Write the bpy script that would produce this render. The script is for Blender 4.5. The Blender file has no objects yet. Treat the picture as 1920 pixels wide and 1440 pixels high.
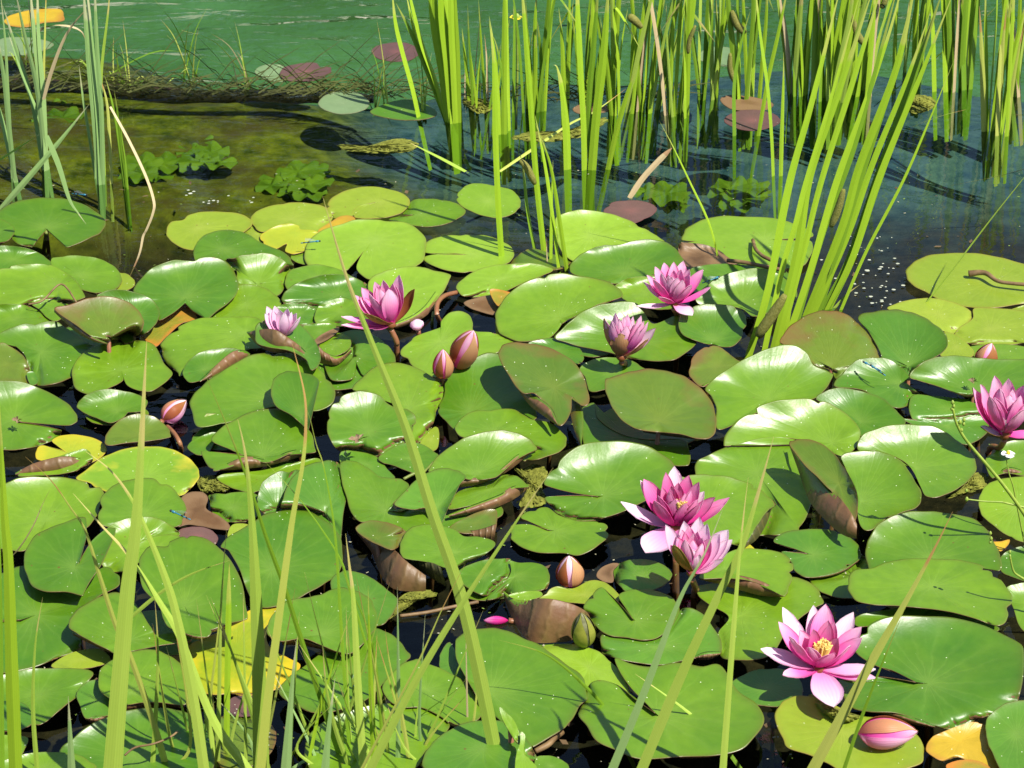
import bpy, bmesh, math, random
import numpy as np
from mathutils import Vector
R_ = math.radians
rnd = random.Random(7)
sc = bpy.context.scene
col = sc.collection

# ------------------------------------------------------------------ camera, sky, sun, exposure
CAM_H, PITCH, FPX = 1.85, R_(28.0), 4800.0          # eye height, downward pitch, focal length in pixels of a 1920 px frame
cam = bpy.data.cameras.new('camera'); cam_o = bpy.data.objects.new('camera', cam); col.objects.link(cam_o)
cam_o.location = (0, 0, CAM_H); cam_o.rotation_euler = (R_(90) - PITCH, 0, 0)
cam.sensor_width = 36; cam.lens = 36 * FPX / 1920; cam.clip_start = .05; cam.clip_end = 500
cam.dof.use_dof = True; cam.dof.focus_distance = 3.75; cam.dof.aperture_fstop = 26
sc.camera = cam_o
SUN_EL, SUN_AZ = R_(57), R_(-40)                    # sun to the right and behind the viewer
sdir = Vector((math.cos(SUN_EL) * math.cos(SUN_AZ), math.cos(SUN_EL) * math.sin(SUN_AZ), math.sin(SUN_EL)))
w = bpy.data.worlds.new('World'); sc.world = w; w.use_nodes = True
wn = w.node_tree.nodes; bg = wn['Background']
sky = wn.new('ShaderNodeTexSky'); sky.sky_type = 'NISHITA'; sky.sun_disc = False
sky.sun_elevation = SUN_EL; sky.sun_rotation = math.atan2(sdir.x, sdir.y)
sky.air_density = 1.0; sky.dust_density = .6; sky.ozone_density = 1.5
w.node_tree.links.new(sky.outputs[0], bg.inputs[0]); bg.inputs[1].default_value = .10
sl = bpy.data.lights.new('sun', 'SUN'); sl.energy = 4.8; sl.angle = R_(.55); sl.color = (1, .95, .86)
so = bpy.data.objects.new('sun', sl); col.objects.link(so); so.rotation_euler = sdir.to_track_quat('Z', 'Y').to_euler()
so.location = sdir * 20
sc.view_settings.view_transform = 'Standard'; sc.view_settings.look = 'None'
sc.view_settings.exposure = .8; sc.view_settings.gamma = 1
sc.cycles.max_bounces = 8; sc.cycles.transparent_max_bounces = 12; sc.cycles.caustics_reflective = False

# ------------------------------------------------------------------ photo pixel -> place
REG = {'A': (0, 340, 3), 'B': (640, 340, 3), 'C': (1280, 340, 3), 'D': (0, 700, 3), 'E': (640, 700, 3), 'F': (1280, 700, 3),
       'G': (0, 960, 3), 'H': (640, 960, 3), 'I': (1280, 960, 3), 'J': (0, 0, 3), 'K': (640, 0, 3), 'L': (1280, 0, 3),
       'M': (1120, 460, 6), 'N': (1140, 860, 5.54), 'O': (1410, 1110, 6), 'Q': (620, 500, 6), 'S': (1740, 640, 5.54), 'Z': (0, 0, 1)}
EYE = np.array([0, 0, CAM_H]); FW = np.array([0, math.cos(PITCH), -math.sin(PITCH)]); UP = np.array([0, math.sin(PITCH), math.cos(PITCH)])
def full(reg, p):
    ox, oy, s = REG[reg]; return (ox + p[0] / s, oy + p[1] / s)
def ray(px, py):
    px = np.asarray(px, float); py = np.asarray(py, float)
    return ((px - 960) / FPX)[..., None] * np.array([1, 0, 0]) + ((720 - py) / FPX)[..., None] * UP + FW
def at_z(px, py, z):                       # where the sight line through a pixel meets height z
    d = ray(px, py); z = np.asarray(z, float)
    return EYE + d * ((z - CAM_H) / d[..., 2])[..., None]
def at_y(px, py, y, lean=0.):              # ... meets the upright plane y + lean*z
    d = ray(px, py); t = (y + lean * CAM_H) / (d[..., 1] - lean * d[..., 2]); return EYE + d * np.asarray(t)[..., None]
def mpp(P): return float(np.linalg.norm(np.asarray(P) - EYE)) / FPX      # metres per photo pixel at P

# ------------------------------------------------------------------ objects
def tag(o, label=None, cat=None, group=None, kind=None):
    if label: o['label'] = label
    if cat: o['category'] = cat
    if group: o['group'] = group
    if kind: o['kind'] = kind
    return o
def empty(name, loc):
    o = bpy.data.objects.new(name, None); col.objects.link(o); o.location = loc; o.empty_display_size = .03; return o
def meshobj(name, verts, faces, mats, parent=None, fm=None, uv=None, smooth=True, origin=None):
    v = np.asarray(verts, float)
    og = np.array(origin if origin is not None else ((0, 0, 0) if parent is None else parent.location), float)
    me = bpy.data.meshes.new(name); me.from_pydata((v - og).tolist(), [], faces)
    for m in (mats if isinstance(mats, (list, tuple)) else [mats]): me.materials.append(m)
    if fm is not None: me.polygons.foreach_set('material_index', fm)
    if uv is not None:
        l = me.uv_layers.new(name='UVMap'); idx = np.empty(len(me.loops), int); me.loops.foreach_get('vertex_index', idx)
        l.data.foreach_set('uv', np.asarray(uv, float)[idx].ravel())
    me.polygons.foreach_set('use_smooth', [smooth] * len(me.polygons)); me.update()
    o = bpy.data.objects.new(name, me); col.objects.link(o)
    if parent is None: o.location = og
    else: o.parent = parent
    return o

# ------------------------------------------------------------------ materials
class NB:
    def __init__(s, name):
        s.m = bpy.data.materials.new(name); s.m.use_nodes = True; s.nt = s.m.node_tree; s.n = s.nt.nodes
        s.p = s.n['Principled BSDF']; s.out = s.n['Material Output']
    def node(s, t, ins=None, **kw):
        n = s.n.new(t)
        for k, v in kw.items(): setattr(n, k, v)
        for k, v in (ins or {}).items(): s.set(n.inputs[k], v)
        return n
    def set(s, sock, v):
        if hasattr(v, 'is_output') or v.__class__.__name__.startswith('NodeSocket'): s.nt.links.new(v, sock)
        else: sock.default_value = v
    def math(s, op, a, b=0., c=None):
        n = s.n.new('ShaderNodeMath'); n.operation = op; s.set(n.inputs[0], a); s.set(n.inputs[1], b)
        if c is not None: s.set(n.inputs[2], c)
        return n.outputs[0]
    def ramp(s, f, stops, interp='LINEAR'):
        n = s.n.new('ShaderNodeValToRGB'); n.color_ramp.interpolation = interp; e = n.color_ramp.elements
        while len(e) < len(stops): e.new(.5)
        for x, (p, c) in zip(e, stops): x.position = p; x.color = (*c, 1) if len(c) == 3 else c
        s.set(n.inputs[0], f); return n.outputs[0]
    def mix(s, f, a, b, mode='MIX'):
        n = s.n.new('ShaderNodeMix'); n.data_type = 'RGBA'; n.blend_type = mode
        s.set(n.inputs[0], f)
        for i, v in ((6, a), (7, b)):
            if isinstance(v, tuple) and len(v) == 3: v = (*v, 1)
            s.set(n.inputs[i], v)
        return n.outputs[2]
    def noise(s, vec, scale, detail=3, rough=.55, dist=0.):
        n = s.node('ShaderNodeTexNoise', {'Scale': scale, 'Detail': detail, 'Roughness': rough, 'Distortion': dist})
        if vec is not None: s.nt.links.new(vec, n.inputs['Vector'])
        return n.outputs[0]
    def obj(s): return s.node('ShaderNodeTexCoord').outputs['Object']
    def geo(s): return s.node('ShaderNodeNewGeometry').outputs['Position']
    def rand(s): return s.node('ShaderNodeObjectInfo').outputs['Random']
    def uv(s): 
        n = s.node('ShaderNodeSeparateXYZ', {'Vector': s.node('ShaderNodeTexCoord').outputs['UV']}); return n.outputs[0], n.outputs[1]
    def bump(s, h, strength=.3, dist=.002):
        n = s.node('ShaderNodeBump', {'Strength': strength, 'Distance': dist, 'Height': h}); s.nt.links.new(n.outputs[0], s.p.inputs['Normal'])
    def base(s, c, rough=.5, spec=.5):
        s.set(s.p.inputs['Base Color'], (*c, 1) if isinstance(c, tuple) and len(c) == 3 else c)
        s.set(s.p.inputs['Roughness'], rough); s.set(s.p.inputs['Specular IOR Level'], spec); return s
    def translucent(s, c, fac):
        t = s.node('ShaderNodeBsdfTranslucent'); s.set(t.inputs[0], (*c, 1) if isinstance(c, tuple) else c)
        mx = s.node('ShaderNodeMixShader', {0: fac}); s.nt.links.new(s.p.outputs[0], mx.inputs[1]); s.nt.links.new(t.outputs[0], mx.inputs[2])
        s.nt.links.new(mx.outputs[0], s.out.inputs[0])

def pad_mat(name, c1, c2, rim, vein, rough=.345, patch=None, spec=.52, spots=1.0, patch_lo=.52):
    b = NB(name); u, v = b.uv(); g = b.geo(); r = b.rand()
    n1 = b.noise(g, 16, 3); n2 = b.noise(g, 70, 3)
    c = b.mix(b.math('ADD', b.math('MULTIPLY', n1, .75), b.math('MULTIPLY', b.math('SUBTRACT', r, .35), .8)), c1, c2)
    # branching veins that run out from the petiole
    ang = b.math('MULTIPLY', u, 2 * math.pi * 11)
    wob = b.math('MULTIPLY', b.noise(g, 38, 2), 2.4)
    vn = b.math('POWER', b.math('ABSOLUTE', b.math('SINE', b.math('ADD', ang, wob))), 14)
    ang2 = b.math('ADD', b.math('MULTIPLY', u, 2 * math.pi * 22), wob)
    vn2 = b.math('MULTIPLY', b.math('POWER', b.math('ABSOLUTE', b.math('SINE', ang2)), 16), b.math('GREATER_THAN', v, .55))
    fade = b.math('SUBTRACT', 1.0, b.math('MULTIPLY', v, .85))
    veins = b.math('MULTIPLY', b.math('ADD', vn, b.math('MULTIPLY', vn2, .4)), fade)
    c = b.mix(b.math('MULTIPLY', veins, .12), c, vein)
    cen = b.math('MULTIPLY', b.math('POWER', b.math('SUBTRACT', 1.0, b.math('MINIMUM', b.math('MULTIPLY', v, 1.6), 1.0)), 2), .34)
    c = b.mix(cen, c, vein)
    c = b.mix(b.math('MULTIPLY', b.math('SUBTRACT', n2, .38), .55), c, (c1[0] * .55, c1[1] * .6, c1[2] * .5))
    if patch:
        pm = b.ramp(b.math('ADD', b.noise(g, 9, 4, .6), b.math('MULTIPLY', v, .28)), [(patch_lo, (0, 0, 0)), (patch_lo + .2, (1, 1, 1))]); c = b.mix(pm, c, patch)
    edge = b.math('POWER', v, 26); edge = b.math('MULTIPLY', edge, b.math('MULTIPLY', b.noise(g, 12, 2), 1.1)); c = b.mix(edge, c, rim)
    # rusty spots and pale dust
    vo = b.node('ShaderNodeTexVoronoi', {'Vector': g, 'Scale': 55.0}); sp = b.math('LESS_THAN', b.math('ADD', vo.outputs['Distance'], b.math('MULTIPLY', n2, .12)), .135)
    sp = b.math('MULTIPLY', sp, b.math('GREATER_THAN', b.node('ShaderNodeSeparateColor', {0: vo.outputs['Color']}).outputs[0], .82))
    c = b.mix(b.math('MULTIPLY', sp, .8 * spots), c, (.11, .05, .012))
    vd = b.node('ShaderNodeTexVoronoi', {'Vector': g, 'Scale': 130.0}); ds = b.math('LESS_THAN', vd.outputs['Distance'], .1)
    ds = b.math('MULTIPLY', ds, b.math('GREATER_THAN', b.node('ShaderNodeSeparateColor', {0: vd.outputs['Color']}).outputs[1], .72))
    ds = b.math('MULTIPLY', ds, b.math('GREATER_THAN', b.noise(g, 7, 2), .5))
    c = b.mix(b.math('MULTIPLY', ds, .85), c, (.62, .64, .45))
    rg = b.math('ADD', rough - .05, b.math('MULTIPLY', b.noise(g, 24, 4, .6), .16)); rg = b.math('ADD', rg, b.math('MULTIPLY', ds, .3))
    b.base(c, rg, spec)
    ht = b.math('ADD', b.math('MULTIPLY', veins, -.5), b.math('ADD', b.math('MULTIPLY', b.noise(g, 60, 3), .9), b.math('MULTIPLY', b.noise(g, 260, 2), .2)))
    b.bump(ht, .22, .0022)
    return b.m
def plain(name, c1, c2, scale=25, rough=.5, spec=.4, bump=.2, tl=None, detail=4, coat=None):
    b = NB(name); g = b.geo(); n = b.noise(g, scale, detail)
    c = b.mix(b.ramp(n, [(.3, (0, 0, 0)), (.7, (1, 1, 1))]), c1, c2); b.base(c, rough, spec)
    if bump: b.bump(b.noise(g, scale * 3, 3), bump, .002)
    if tl: b.translucent(c, tl)
    return b.m
M = {}
GV = (.20, .30, .05)
M['g'] = pad_mat('lily pad green', (.042, .126, .003), (.130, .232, .007), (.09, .075, .012), GV)
M['gd'] = pad_mat('lily pad deep green', (.045, .130, .008), (.085, .195, .011), (.09, .055, .012), GV)
M['gl'] = pad_mat('lily pad light green', (.120, .225, .008), (.195, .315, .018), (.12, .11, .02), (.26, .36, .07), .38)
M['gy'] = pad_mat('lily pad yellow green', (.155, .225, .012), (.225, .295, .022), (.20, .13, .02), (.30, .34, .06), .42, None, .4)
M['y'] = pad_mat('yellowing lily pad', (.22, .28, .015), (.36, .36, .018), (.40, .22, .02), (.22, .34, .03), .4, (.42, .35, .016), .4, 1, .70)
M['ya'] = pad_mat('autumn yellow pad', (.20, .27, .010), (.42, .36, .014), (.30, .12, .02), (.12, .24, .02), .4, (.48, .36, .016), .4, 1, .62)
M['yr'] = pad_mat('green pad with yellow edge', (.11, .22, .010), (.17, .28, .018), (.5, .36, .03), GV, .4, (.46, .38, .03), .4, 1.0, .76)
M['b'] = pad_mat('bronzed lily pad', (.058, .115, .005), (.105, .155, .008), (.13, .035, .012), (.16, .19, .02), .34, (.120, .085, .016), .6, .6, .70)
M['rp'] = pad_mat('purple lily pad', (.085, .045, .042), (.14, .075, .06), (.10, .03, .03), (.28, .10, .09), .45, None, .3, .4)
M['gr'] = pad_mat('submerged grey green pad', (.10, .17, .07), (.15, .22, .10), (.12, .10, .05), (.18, .24, .12), .5, None, .3)
M['br'] = pad_mat('dead brown leaf', (.060, .030, .010), (.13, .065, .024), (.05, .025, .012), (.14, .08, .03), .45, (.17, .10, .045), .4)
M['or'] = pad_mat('dying orange leaf', (.10, .16, .012), (.26, .20, .02), (.3, .09, .02), (.5, .22, .03), .45, (.40, .15, .02), .35, 1, .60)
M['yo'] = pad_mat('dead yellow leaf', (.34, .23, .014), (.50, .33, .018), (.3, .12, .02), (.5, .32, .02), .4, (.30, .13, .02), .4, 1, .72)
def under_mat(name, c1, c2):
    b = NB(name); u, v = b.uv(); g = b.geo()
    vn = b.math('POWER', b.math('ABSOLUTE', b.math('SINE', b.math('ADD', b.math('MULTIPLY', u, 60.), b.math('MULTIPLY', b.noise(g, 30, 2), 3.)))), 8)
    c = b.mix(b.ramp(b.noise(g, 22, 4), [(.3, (0, 0, 0)), (.75, (1, 1, 1))]), c1, c2); c = b.mix(b.math('MULTIPLY', vn, .18), c, (.22, .16, .05))
    c = b.mix(b.math('MULTIPLY', b.ramp(b.noise(g, 11, 5, .7), [(.45, (0, 0, 0)), (.65, (1, 1, 1))]), .6), c, (c1[0] * .5, c1[1] * .75, c1[2] * .5)); b.base(c, b.math('ADD', .34, b.math('MULTIPLY', b.noise(g, 30, 3), .3)), .4); b.bump(b.math('ADD', b.math('MULTIPLY', vn, 1.2), b.math('ADD', b.noise(g, 80, 3), b.noise(g, 25, 2))), .45, .002); return b.m
M['u'] = under_mat('lily pad underside', (.135, .062, .030), (.185, .105, .040))
M['ug'] = under_mat('pale green underside', (.20, .24, .06), (.26, .28, .08))
M['ud'] = under_mat('dark olive underside', (.045, .05, .012), (.08, .06, .02))
M['stalk'] = plain('reddish stalk', (.20, .07, .035), (.26, .12, .05), 40, .4)
M['stalkg'] = plain('green stalk', (.12, .16, .03), (.18, .22, .04), 40, .45)
# ------------------------------------------------------------------ water, pond bottom, bank
def water_mat():
    b = NB('pond water'); g = b.geo()
    sep = b.node('ShaderNodeSeparateXYZ', {0: g}); far = b.ramp(b.math('DIVIDE', b.math('SUBTRACT', sep.outputs[1], 4.3), .8), [(0, (0, 0, 0)), (1, (1, 1, 1))])
    mp = b.node('ShaderNodeMapping', {'Scale': (.8, 2.2, 1)}); b.nt.links.new(g, mp.inputs[0])
    rip = b.noise(mp.outputs[0], 5.5, 2, .5, .6); fine = b.noise(mp.outputs[0], 24, 2, .5, .3)
    ht = b.math('ADD', b.math('MULTIPLY', rip, b.math('ADD', .10, b.math('MULTIPLY', far, 1.7))), b.math('MULTIPLY', fine, b.math('ADD', .03, b.math('MULTIPLY', far, .2))))
    bp = b.node('ShaderNodeBump', {'Strength': .55, 'Distance': .02, 'Height': ht})
    gl = b.node('ShaderNodeBsdfGlossy', {'Roughness': .03}); tr = b.node('ShaderNodeBsdfTransparent', {0: (.68, .80, .66, 1)})
    fr = b.node('ShaderNodeFresnel', {0: 1.33}); mx = b.node('ShaderNodeMixShader')
    b.nt.links.new(bp.outputs[0], gl.inputs['Normal']); b.nt.links.new(bp.outputs[0], fr.inputs['Normal'])
    b.nt.links.new(fr.outputs[0], mx.inputs[0]); b.nt.links.new(tr.outputs[0], mx.inputs[1]); b.nt.links.new(gl.outputs[0], mx.inputs[2]); b.nt.links.new(mx.outputs[0], b.out.inputs[0])
    return b.m
wo = meshobj('water', [(-60, 1.9, 0), (60, 1.9, 0), (60, 60, 0), (-60, 60, 0)], [(0, 1, 2, 3)], water_mat(), smooth=False); tag(wo, kind='structure')
def sg(x): return 1 / (1 + math.exp(max(-60, min(60, x))))
def bottom():
    b = NB('pond bottom'); g = b.geo(); sep = b.node('ShaderNodeSeparateXYZ', {0: g}); z = sep.outputs[2]
    n = b.noise(g, 7, 6, .65); n2 = b.noise(g, 26, 5, .65)
    mud_sky = b.mix(b.ramp(b.math('ADD', b.math('MULTIPLY', n, .5), b.math('MULTIPLY', n2, .5)), [(.38, (0, 0, 0)), (.62, (1, 1, 1))]), (.018, .050, .085), (.080, .130, .145))  # blue tone paints the sky's reflection into the bottom colour
    dark = b.mix(b.ramp(n2, [(.35, (0, 0, 0)), (.7, (1, 1, 1))]), (.008, .007, .005), (.040, .026, .012))
    mud_sky = b.mix(b.math('MINIMUM', b.math('MAXIMUM', b.math('MULTIPLY', b.math('SUBTRACT', b.math('ADD', sep.outputs[1], b.math('MULTIPLY', n, .4)), 4.45), 3.), 0.), 1.), dark, mud_sky)
    olive = b.mix(b.ramp(n2, [(.34, (0, 0, 0)), (.66, (1, 1, 1))]), (.035, .045, .003), (.185, .175, .010))
    olive = b.mix(b.ramp(n, [(.42, (0, 0, 0)), (.62, (1, 1, 1))]), olive, (.075, .052, .012))
    green = b.mix(b.ramp(b.noise(g, 2.2, 4, .6), [(.3, (0, 0, 0)), (.7, (1, 1, 1))]), (.055, .125, .040), (.095, .205, .085))
    c = b.mix(b.ramp(b.math('MULTIPLY', z, -1), [(.075, (0, 0, 0)), (.125, (1, 1, 1))]), olive, mud_sky)
    c = b.mix(b.ramp(b.math('MULTIPLY', z, -1), [(.2, (0, 0, 0)), (.46, (1, 1, 1))]), c, green)
    b.base(c, .9, .1); b.bump(n2, .5, .02)
    xs = np.concatenate([[-60, -20, -6], np.linspace(-2.2, 2.2, 90), [6, 20, 60]]); ys = np.concatenate([[1.2, 1.8], np.linspace(2.1, 6, 90), [8, 14, 30, 60]])
    vs = []
    for y in ys:
        for x in xs:
            edge = 5.33 + .04 * math.sin(5 * x + 1) + .05 * max(-1, min(1, x))
            shelf = sg((x + .22 + .25 * (y - 4.3)) * 14) * sg((4.2 + .03 * math.sin(9 * x) - y) * 22)
            zz = -.15 + .10 * shelf + .010 * math.sin(7 * x + 2 * y) + .008 * math.sin(13 * y - 5 * x)
            dd = sg(-(y - edge - .10 * math.sin(3.1 * x) - .05 * math.sin(8 * x + 2) - .06) * 9); zz = zz * (1 - dd) - .5 * dd
            zz += max(0, 2.32 - y) * .6
            vs.append((x, y, zz))
    nx = len(xs); F = [(j * nx + i, j * nx + i + 1, (j + 1) * nx + i + 1, (j + 1) * nx + i) for j in range(len(ys) - 1) for i in range(nx - 1)]
    tag(meshobj('pond_bottom', vs, F, b.m), kind='structure')
bottom()

def unseen_wood():  # out-of-view wood, added and shaped so the open water reflects green
    b = NB('unseen foliage'); g = b.geo(); b.base(b.mix(b.ramp(b.noise(g, 1.5, 3), [(.35, (0, 0, 0)), (.65, (1, 1, 1))]), (.028, .075, .012), (.07, .15, .022)), .7, .2)
    rr = random.Random(3); vs, F = [], []
    for k in range(9000):
        x = rr.uniform(-9, 9); top = 3.7 + 2.3 * sg((x + .2) * 3) + .5 * math.sin(1.3 * x) + .5 * math.sin(3.1 * x + 1); z = top * rr.random() ** .8; y = 15 + rr.uniform(-1, 1) * (1.4 - .8 * z / top); s = rr.uniform(.10, .22)
        n = Vector((rr.gauss(0, 1), rr.gauss(0, 1), rr.gauss(0, 1))).normalized(); u = n.orthogonal().normalized(); v = n.cross(u); i = len(vs); c = Vector((x, y, z))
        vs += [c - u * s, c + v * s * .6, c + u * s, c - v * s * .6]; F.append((i, i + 1, i + 2, i + 3))
    tag(meshobj('unseen_wood', vs, F, b.m, smooth=False), 'unseen green wood added so the open water mirrors foliage', 'wood', None, 'stuff')
unseen_wood()
# ------------------------------------------------------------------ lily pads
def parse(s):
    pts, sh = [], []
    for t in s.split():
        k = t.endswith('!'); x, y = t.rstrip('!').split(','); pts.append((float(x), float(y))); sh.append(k)
    return pts, sh
def spline(pts, sh=None, closed=True, sub=6):
    n = len(pts); P = [np.array(p, float) for p in pts]; sh = sh or [False] * n; out = []
    for i in range(n if closed else n - 1):
        p1, p2 = P[i], P[(i + 1) % n]
        p0 = P[i - 1] if (closed or i > 0) else p1
        p3 = P[(i + 2) % n] if (closed or i + 2 < n) else p2
        if sh[i]: p0 = p1
        if sh[(i + 1) % n]: p3 = p2
        for k in range(sub):
            t = k / sub
            out.append(.5 * ((2 * p1) + (p2 - p0) * t + (2 * p0 - 5 * p1 + 4 * p2 - p3) * t * t + (3 * p1 - p0 - 3 * p2 + p3) * t ** 3))
    if not closed: out.append(P[-1])
    return np.array(out)
PADS = []
def P(label, reg, outline, c=None, m='g', h=1.2, flap=None, u='u', **k):
    """a pad: traced outline, where its stalk joins, material, height of its middle over the water in cm, rolled-up edges, and how its rim lifts"""
    PADS.append(dict(label=label, reg=reg, outline=outline, c=c, m=m, h=h / 100, flap=flap or [], u=u, k=k))

ZW, ZH, ZS = 640, 520, 4.0                                     # coarse map of the lowest leaf seen along each sight line
zlow = np.full((ZH, ZW), np.inf)
def zcell(px, py): return (np.clip(((py + 100) / ZS + 0).astype(int), 0, ZH - 1), np.clip(((px + 300) / ZS).astype(int), 0, ZW - 1))
TS = np.array([0, .08, .18, .3, .42, .54, .65, .75, .83, .9, .95, .98, 1.0])
def build_pad(d, idx):
    rr = random.Random(idx * 13 + 5); k = d['k']
    pts, sh = parse(d['outline']); fp = [full(d['reg'], p) for p in pts]
    o = spline(fp, sh, True, 7)
    c = np.array(full(d['reg'], d['c'])) if d['c'] else o.mean(0)
    if rr.random() < .45 and len(pts) > 9:                       # nibbled places on the rim
        aa = np.arange(len(o))
        for _ in range(rr.randint(1, 3)):
            q = rr.randrange(len(o)); da = np.minimum(abs(aa - q), len(o) - abs(aa - q)); o = c + (o - c) * (1 - rr.uniform(.03, .09) * np.exp(-(da / rr.uniform(.8, 2.2)) ** 2))[:, None]
    N = len(o); T = TS[:, None, None]
    # slightly ragged edge
    ph = [rr.uniform(0, 6.28) for _ in range(4)]
    a = np.linspace(0, 2 * math.pi, N, endpoint=False)
    img = c + T * (o - c)[None]
    img[-3:] += (((o - c)[None] * (.006 * np.sin(9 * a + ph[0]) + .005 * np.sin(17 * a + ph[1]))[None, :, None]) * np.array([.3, .7, 1])[:, None, None])
    h = d['h']; c3 = at_z(*c, h); g = at_z(img[..., 0], img[..., 1], h) - c3
    X, Y = g[..., 0], g[..., 1]; RR = np.hypot(X[-1], Y[-1]).mean(); th = np.arctan2(Y, X); t = TS[:, None]
    sy, sx = k.get('sy', rr.uniform(.0, .06)), k.get('sx', rr.uniform(-.10, .10)) * (.15 if k.get('flat') else 1)
    z = sx * X + sy * Y
    flat = k.get('flat', 0)
    defl = (.012, .004, .012, .012) if flat else (rr.uniform(.03, .085), rr.uniform(-.03, .02), rr.uniform(-.01, .05), rr.uniform(-.01, .05))
    for key, dv, a0 in (('b', defl[0], math.pi / 2), ('f', defl[1], -math.pi / 2), ('l', defl[2], math.pi), ('r', defl[3], 0.)):
        kv = k.get(key, dv)
        if key == 'b':
            a0 += k.get('ba', .3)
            if kv > .04:                                        # a back rim cupped up towards the viewer's right
                f_ = .80 if kv < .055 else 1.0 if kv < .075 else 1.04
                tx, ty = -.105 * f_ - sx, .339 * f_ - sy; sm, a0 = math.hypot(tx, ty), math.atan2(ty, tx); t0, t1 = (.05, .72) if kv >= .075 else (.25, .95)
                dd = X * math.cos(a0) + Y * math.sin(a0); D = dd.max(); q = dd / D
                pz = np.where(q < t0, 0, np.where(q < t1, (q - t0) ** 2 / (2 * (t1 - t0)), (t1 - t0) / 2 + q - t1))
                z = z + sm * D * pz; continue
        z = z + kv * RR * t ** 3.2 * np.maximum(0, np.cos(th - a0)) ** 1.4
    wv = k.get('w', .004 if flat else .017)
    z = z + wv * RR * t ** 1.6 * (np.sin(3 * th + ph[0]) + .7 * np.sin(5 * th + ph[1]) + .35 * np.sin(11 * th + ph[2]))
    if not flat: z = z - .02 * RR * (1 - t) ** 2                # dimple at the stalk
    z = np.maximum(h + z, .0022)
    r_, q_ = zcell(img[..., 0], img[..., 1])
    lim = zlow[r_, q_] - .0035; dz = np.where(np.isfinite(lim), np.maximum(0, z - np.where(np.isfinite(lim), lim, 0)), 0)
    for _ in range(9):                                           # ease down under the leaves lying on top
        av = (np.roll(dz, 1, 1) + np.roll(dz, -1, 1) + np.concatenate([dz[:1], dz[:-1]]) + np.concatenate([dz[1:], dz[-1:]])) / 4; dz = np.maximum(dz, .96 * av)
    dz[0] = dz[0].max(); z = z - dz; z = np.where(np.isfinite(lim), z, np.maximum(z, .0015))
    V = at_z(img[..., 0], img[..., 1], z)
    K = len(TS); th_ = .0011
    top = np.concatenate([V[0, :1], V[1:].reshape(-1, 3)]); nv = len(top)
    bot = top - np.array([0, 0, th_])
    uv = np.concatenate([[[.5, 0]], np.stack([np.tile(np.linspace(0, 1, N, endpoint=False), K - 1), np.repeat(TS[1:], N)], 1)])
    F, fm = [], []
    I = lambda j, i: 1 + (j - 1) * N + i % N
    for i in range(N):
        F.append((0, I(1, i + 1), I(1, i))); fm.append(0); F.append((nv, nv + I(1, i), nv + I(1, i + 1))); fm.append(1)
        for j in range(1, K - 1):
            q = (I(j, i), I(j, i + 1), I(j + 1, i + 1), I(j + 1, i)); F.append(q); fm.append(0)
            F.append(tuple(nv + x for x in q[::-1])); fm.append(1)
        F.append((I(K - 1, i), I(K - 1, i + 1), nv + I(K - 1, i + 1), nv + I(K - 1, i))); fm.append(1)
    e1, e2 = V[6] - V[0, :1], np.roll(V[6], -1, 0) - V[0, :1]
    if np.cross(e2, e1)[:, 2].sum() < 0: F = [f[::-1] for f in F]
    vs = [top, bot]; uvs = [uv, uv]; base = 2 * nv
    # note the lowest leaf along each sight line, for the pads beneath
    fine = np.linspace(0, 1, 26)
    j0 = np.clip(np.searchsorted(TS, fine) - 1, 0, K - 2); f = ((fine - TS[j0]) / (TS[j0 + 1] - TS[j0]))[:, None]
    zi = z[j0] * (1 - f) + z[j0 + 1] * f; ii = c + fine[:, None, None] * (o - c)[None]
    upd = [(ii, zi)]
    for fl in d['flap']:
        b = fl.get('hb', max(.003, h - .008)); lean = fl.get('lean', .15); nU, nW = 25, 7
        def res(s, n):
            q = spline([full(d['reg'], p) for p in parse(s)[0]], None, False, 8); L = np.concatenate([[0], np.cumsum(np.hypot(*np.diff(q, axis=0).T))])
            x = np.linspace(0, L[-1], n); return np.stack([np.interp(x, L, q[:, 0]), np.interp(x, L, q[:, 1])], 1)
        rim, bt = res(fl['rim'], nU), res(fl['bot'], nU)
        W = np.linspace(0, 1, nW)[:, None, None]; im = bt * (1 - W) + rim * W
        B3 = at_z(bt[:, 0], bt[:, 1], b)
        V2 = np.stack([at_y(im[j, :, 0], im[j, :, 1], B3[:, 1] - lean * b + (.006 * math.sin(math.pi * j / (nW - 1)) * -1), lean) for j in range(nW)])
        outv = V2.reshape(-1, 3); inv = outv + np.array([0, .0012, .0003]); n2 = len(outv)
        J = lambda j, i: base + j * nU + i
        for j in range(nW - 1):
            for i in range(nU - 1):
                q = (J(j, i), J(j, i + 1), J(j + 1, i + 1), J(j + 1, i)); F.append(q); fm.append(2); F.append(tuple(x + n2 for x in q[::-1])); fm.append(0)
        for i in range(nU - 1): F.append((J(nW - 1, i), J(nW - 1, i + 1), J(nW - 1, i + 1) + n2, J(nW - 1, i) + n2)); fm.append(2)
        u2 = np.stack([np.tile(np.linspace(.2, .5, nU), nW), np.repeat(np.linspace(1, .3, nW), nU)], 1)
        vs += [outv, inv]; uvs += [u2, u2]; base += 2 * n2
        fi = np.linspace(0, 1, 12); upd.append((bt[None] * (1 - fi[:, None, None]) + rim[None] * fi[:, None, None], np.linspace(0, 1, 12)[:, None] * (V2[-1, :, 2] - V2[0, :, 2])[None] + V2[0, :, 2][None]))
    for im, zz in upd:
        for dx in (-1, 0, 1):
            for dy in (-1, 0, 1):
                r_, q_ = zcell(im[..., 0] + dx * 3.2, im[..., 1] + dy * 3.2); np.minimum.at(zlow, (r_.ravel(), q_.ravel()), zz.ravel())
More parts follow.
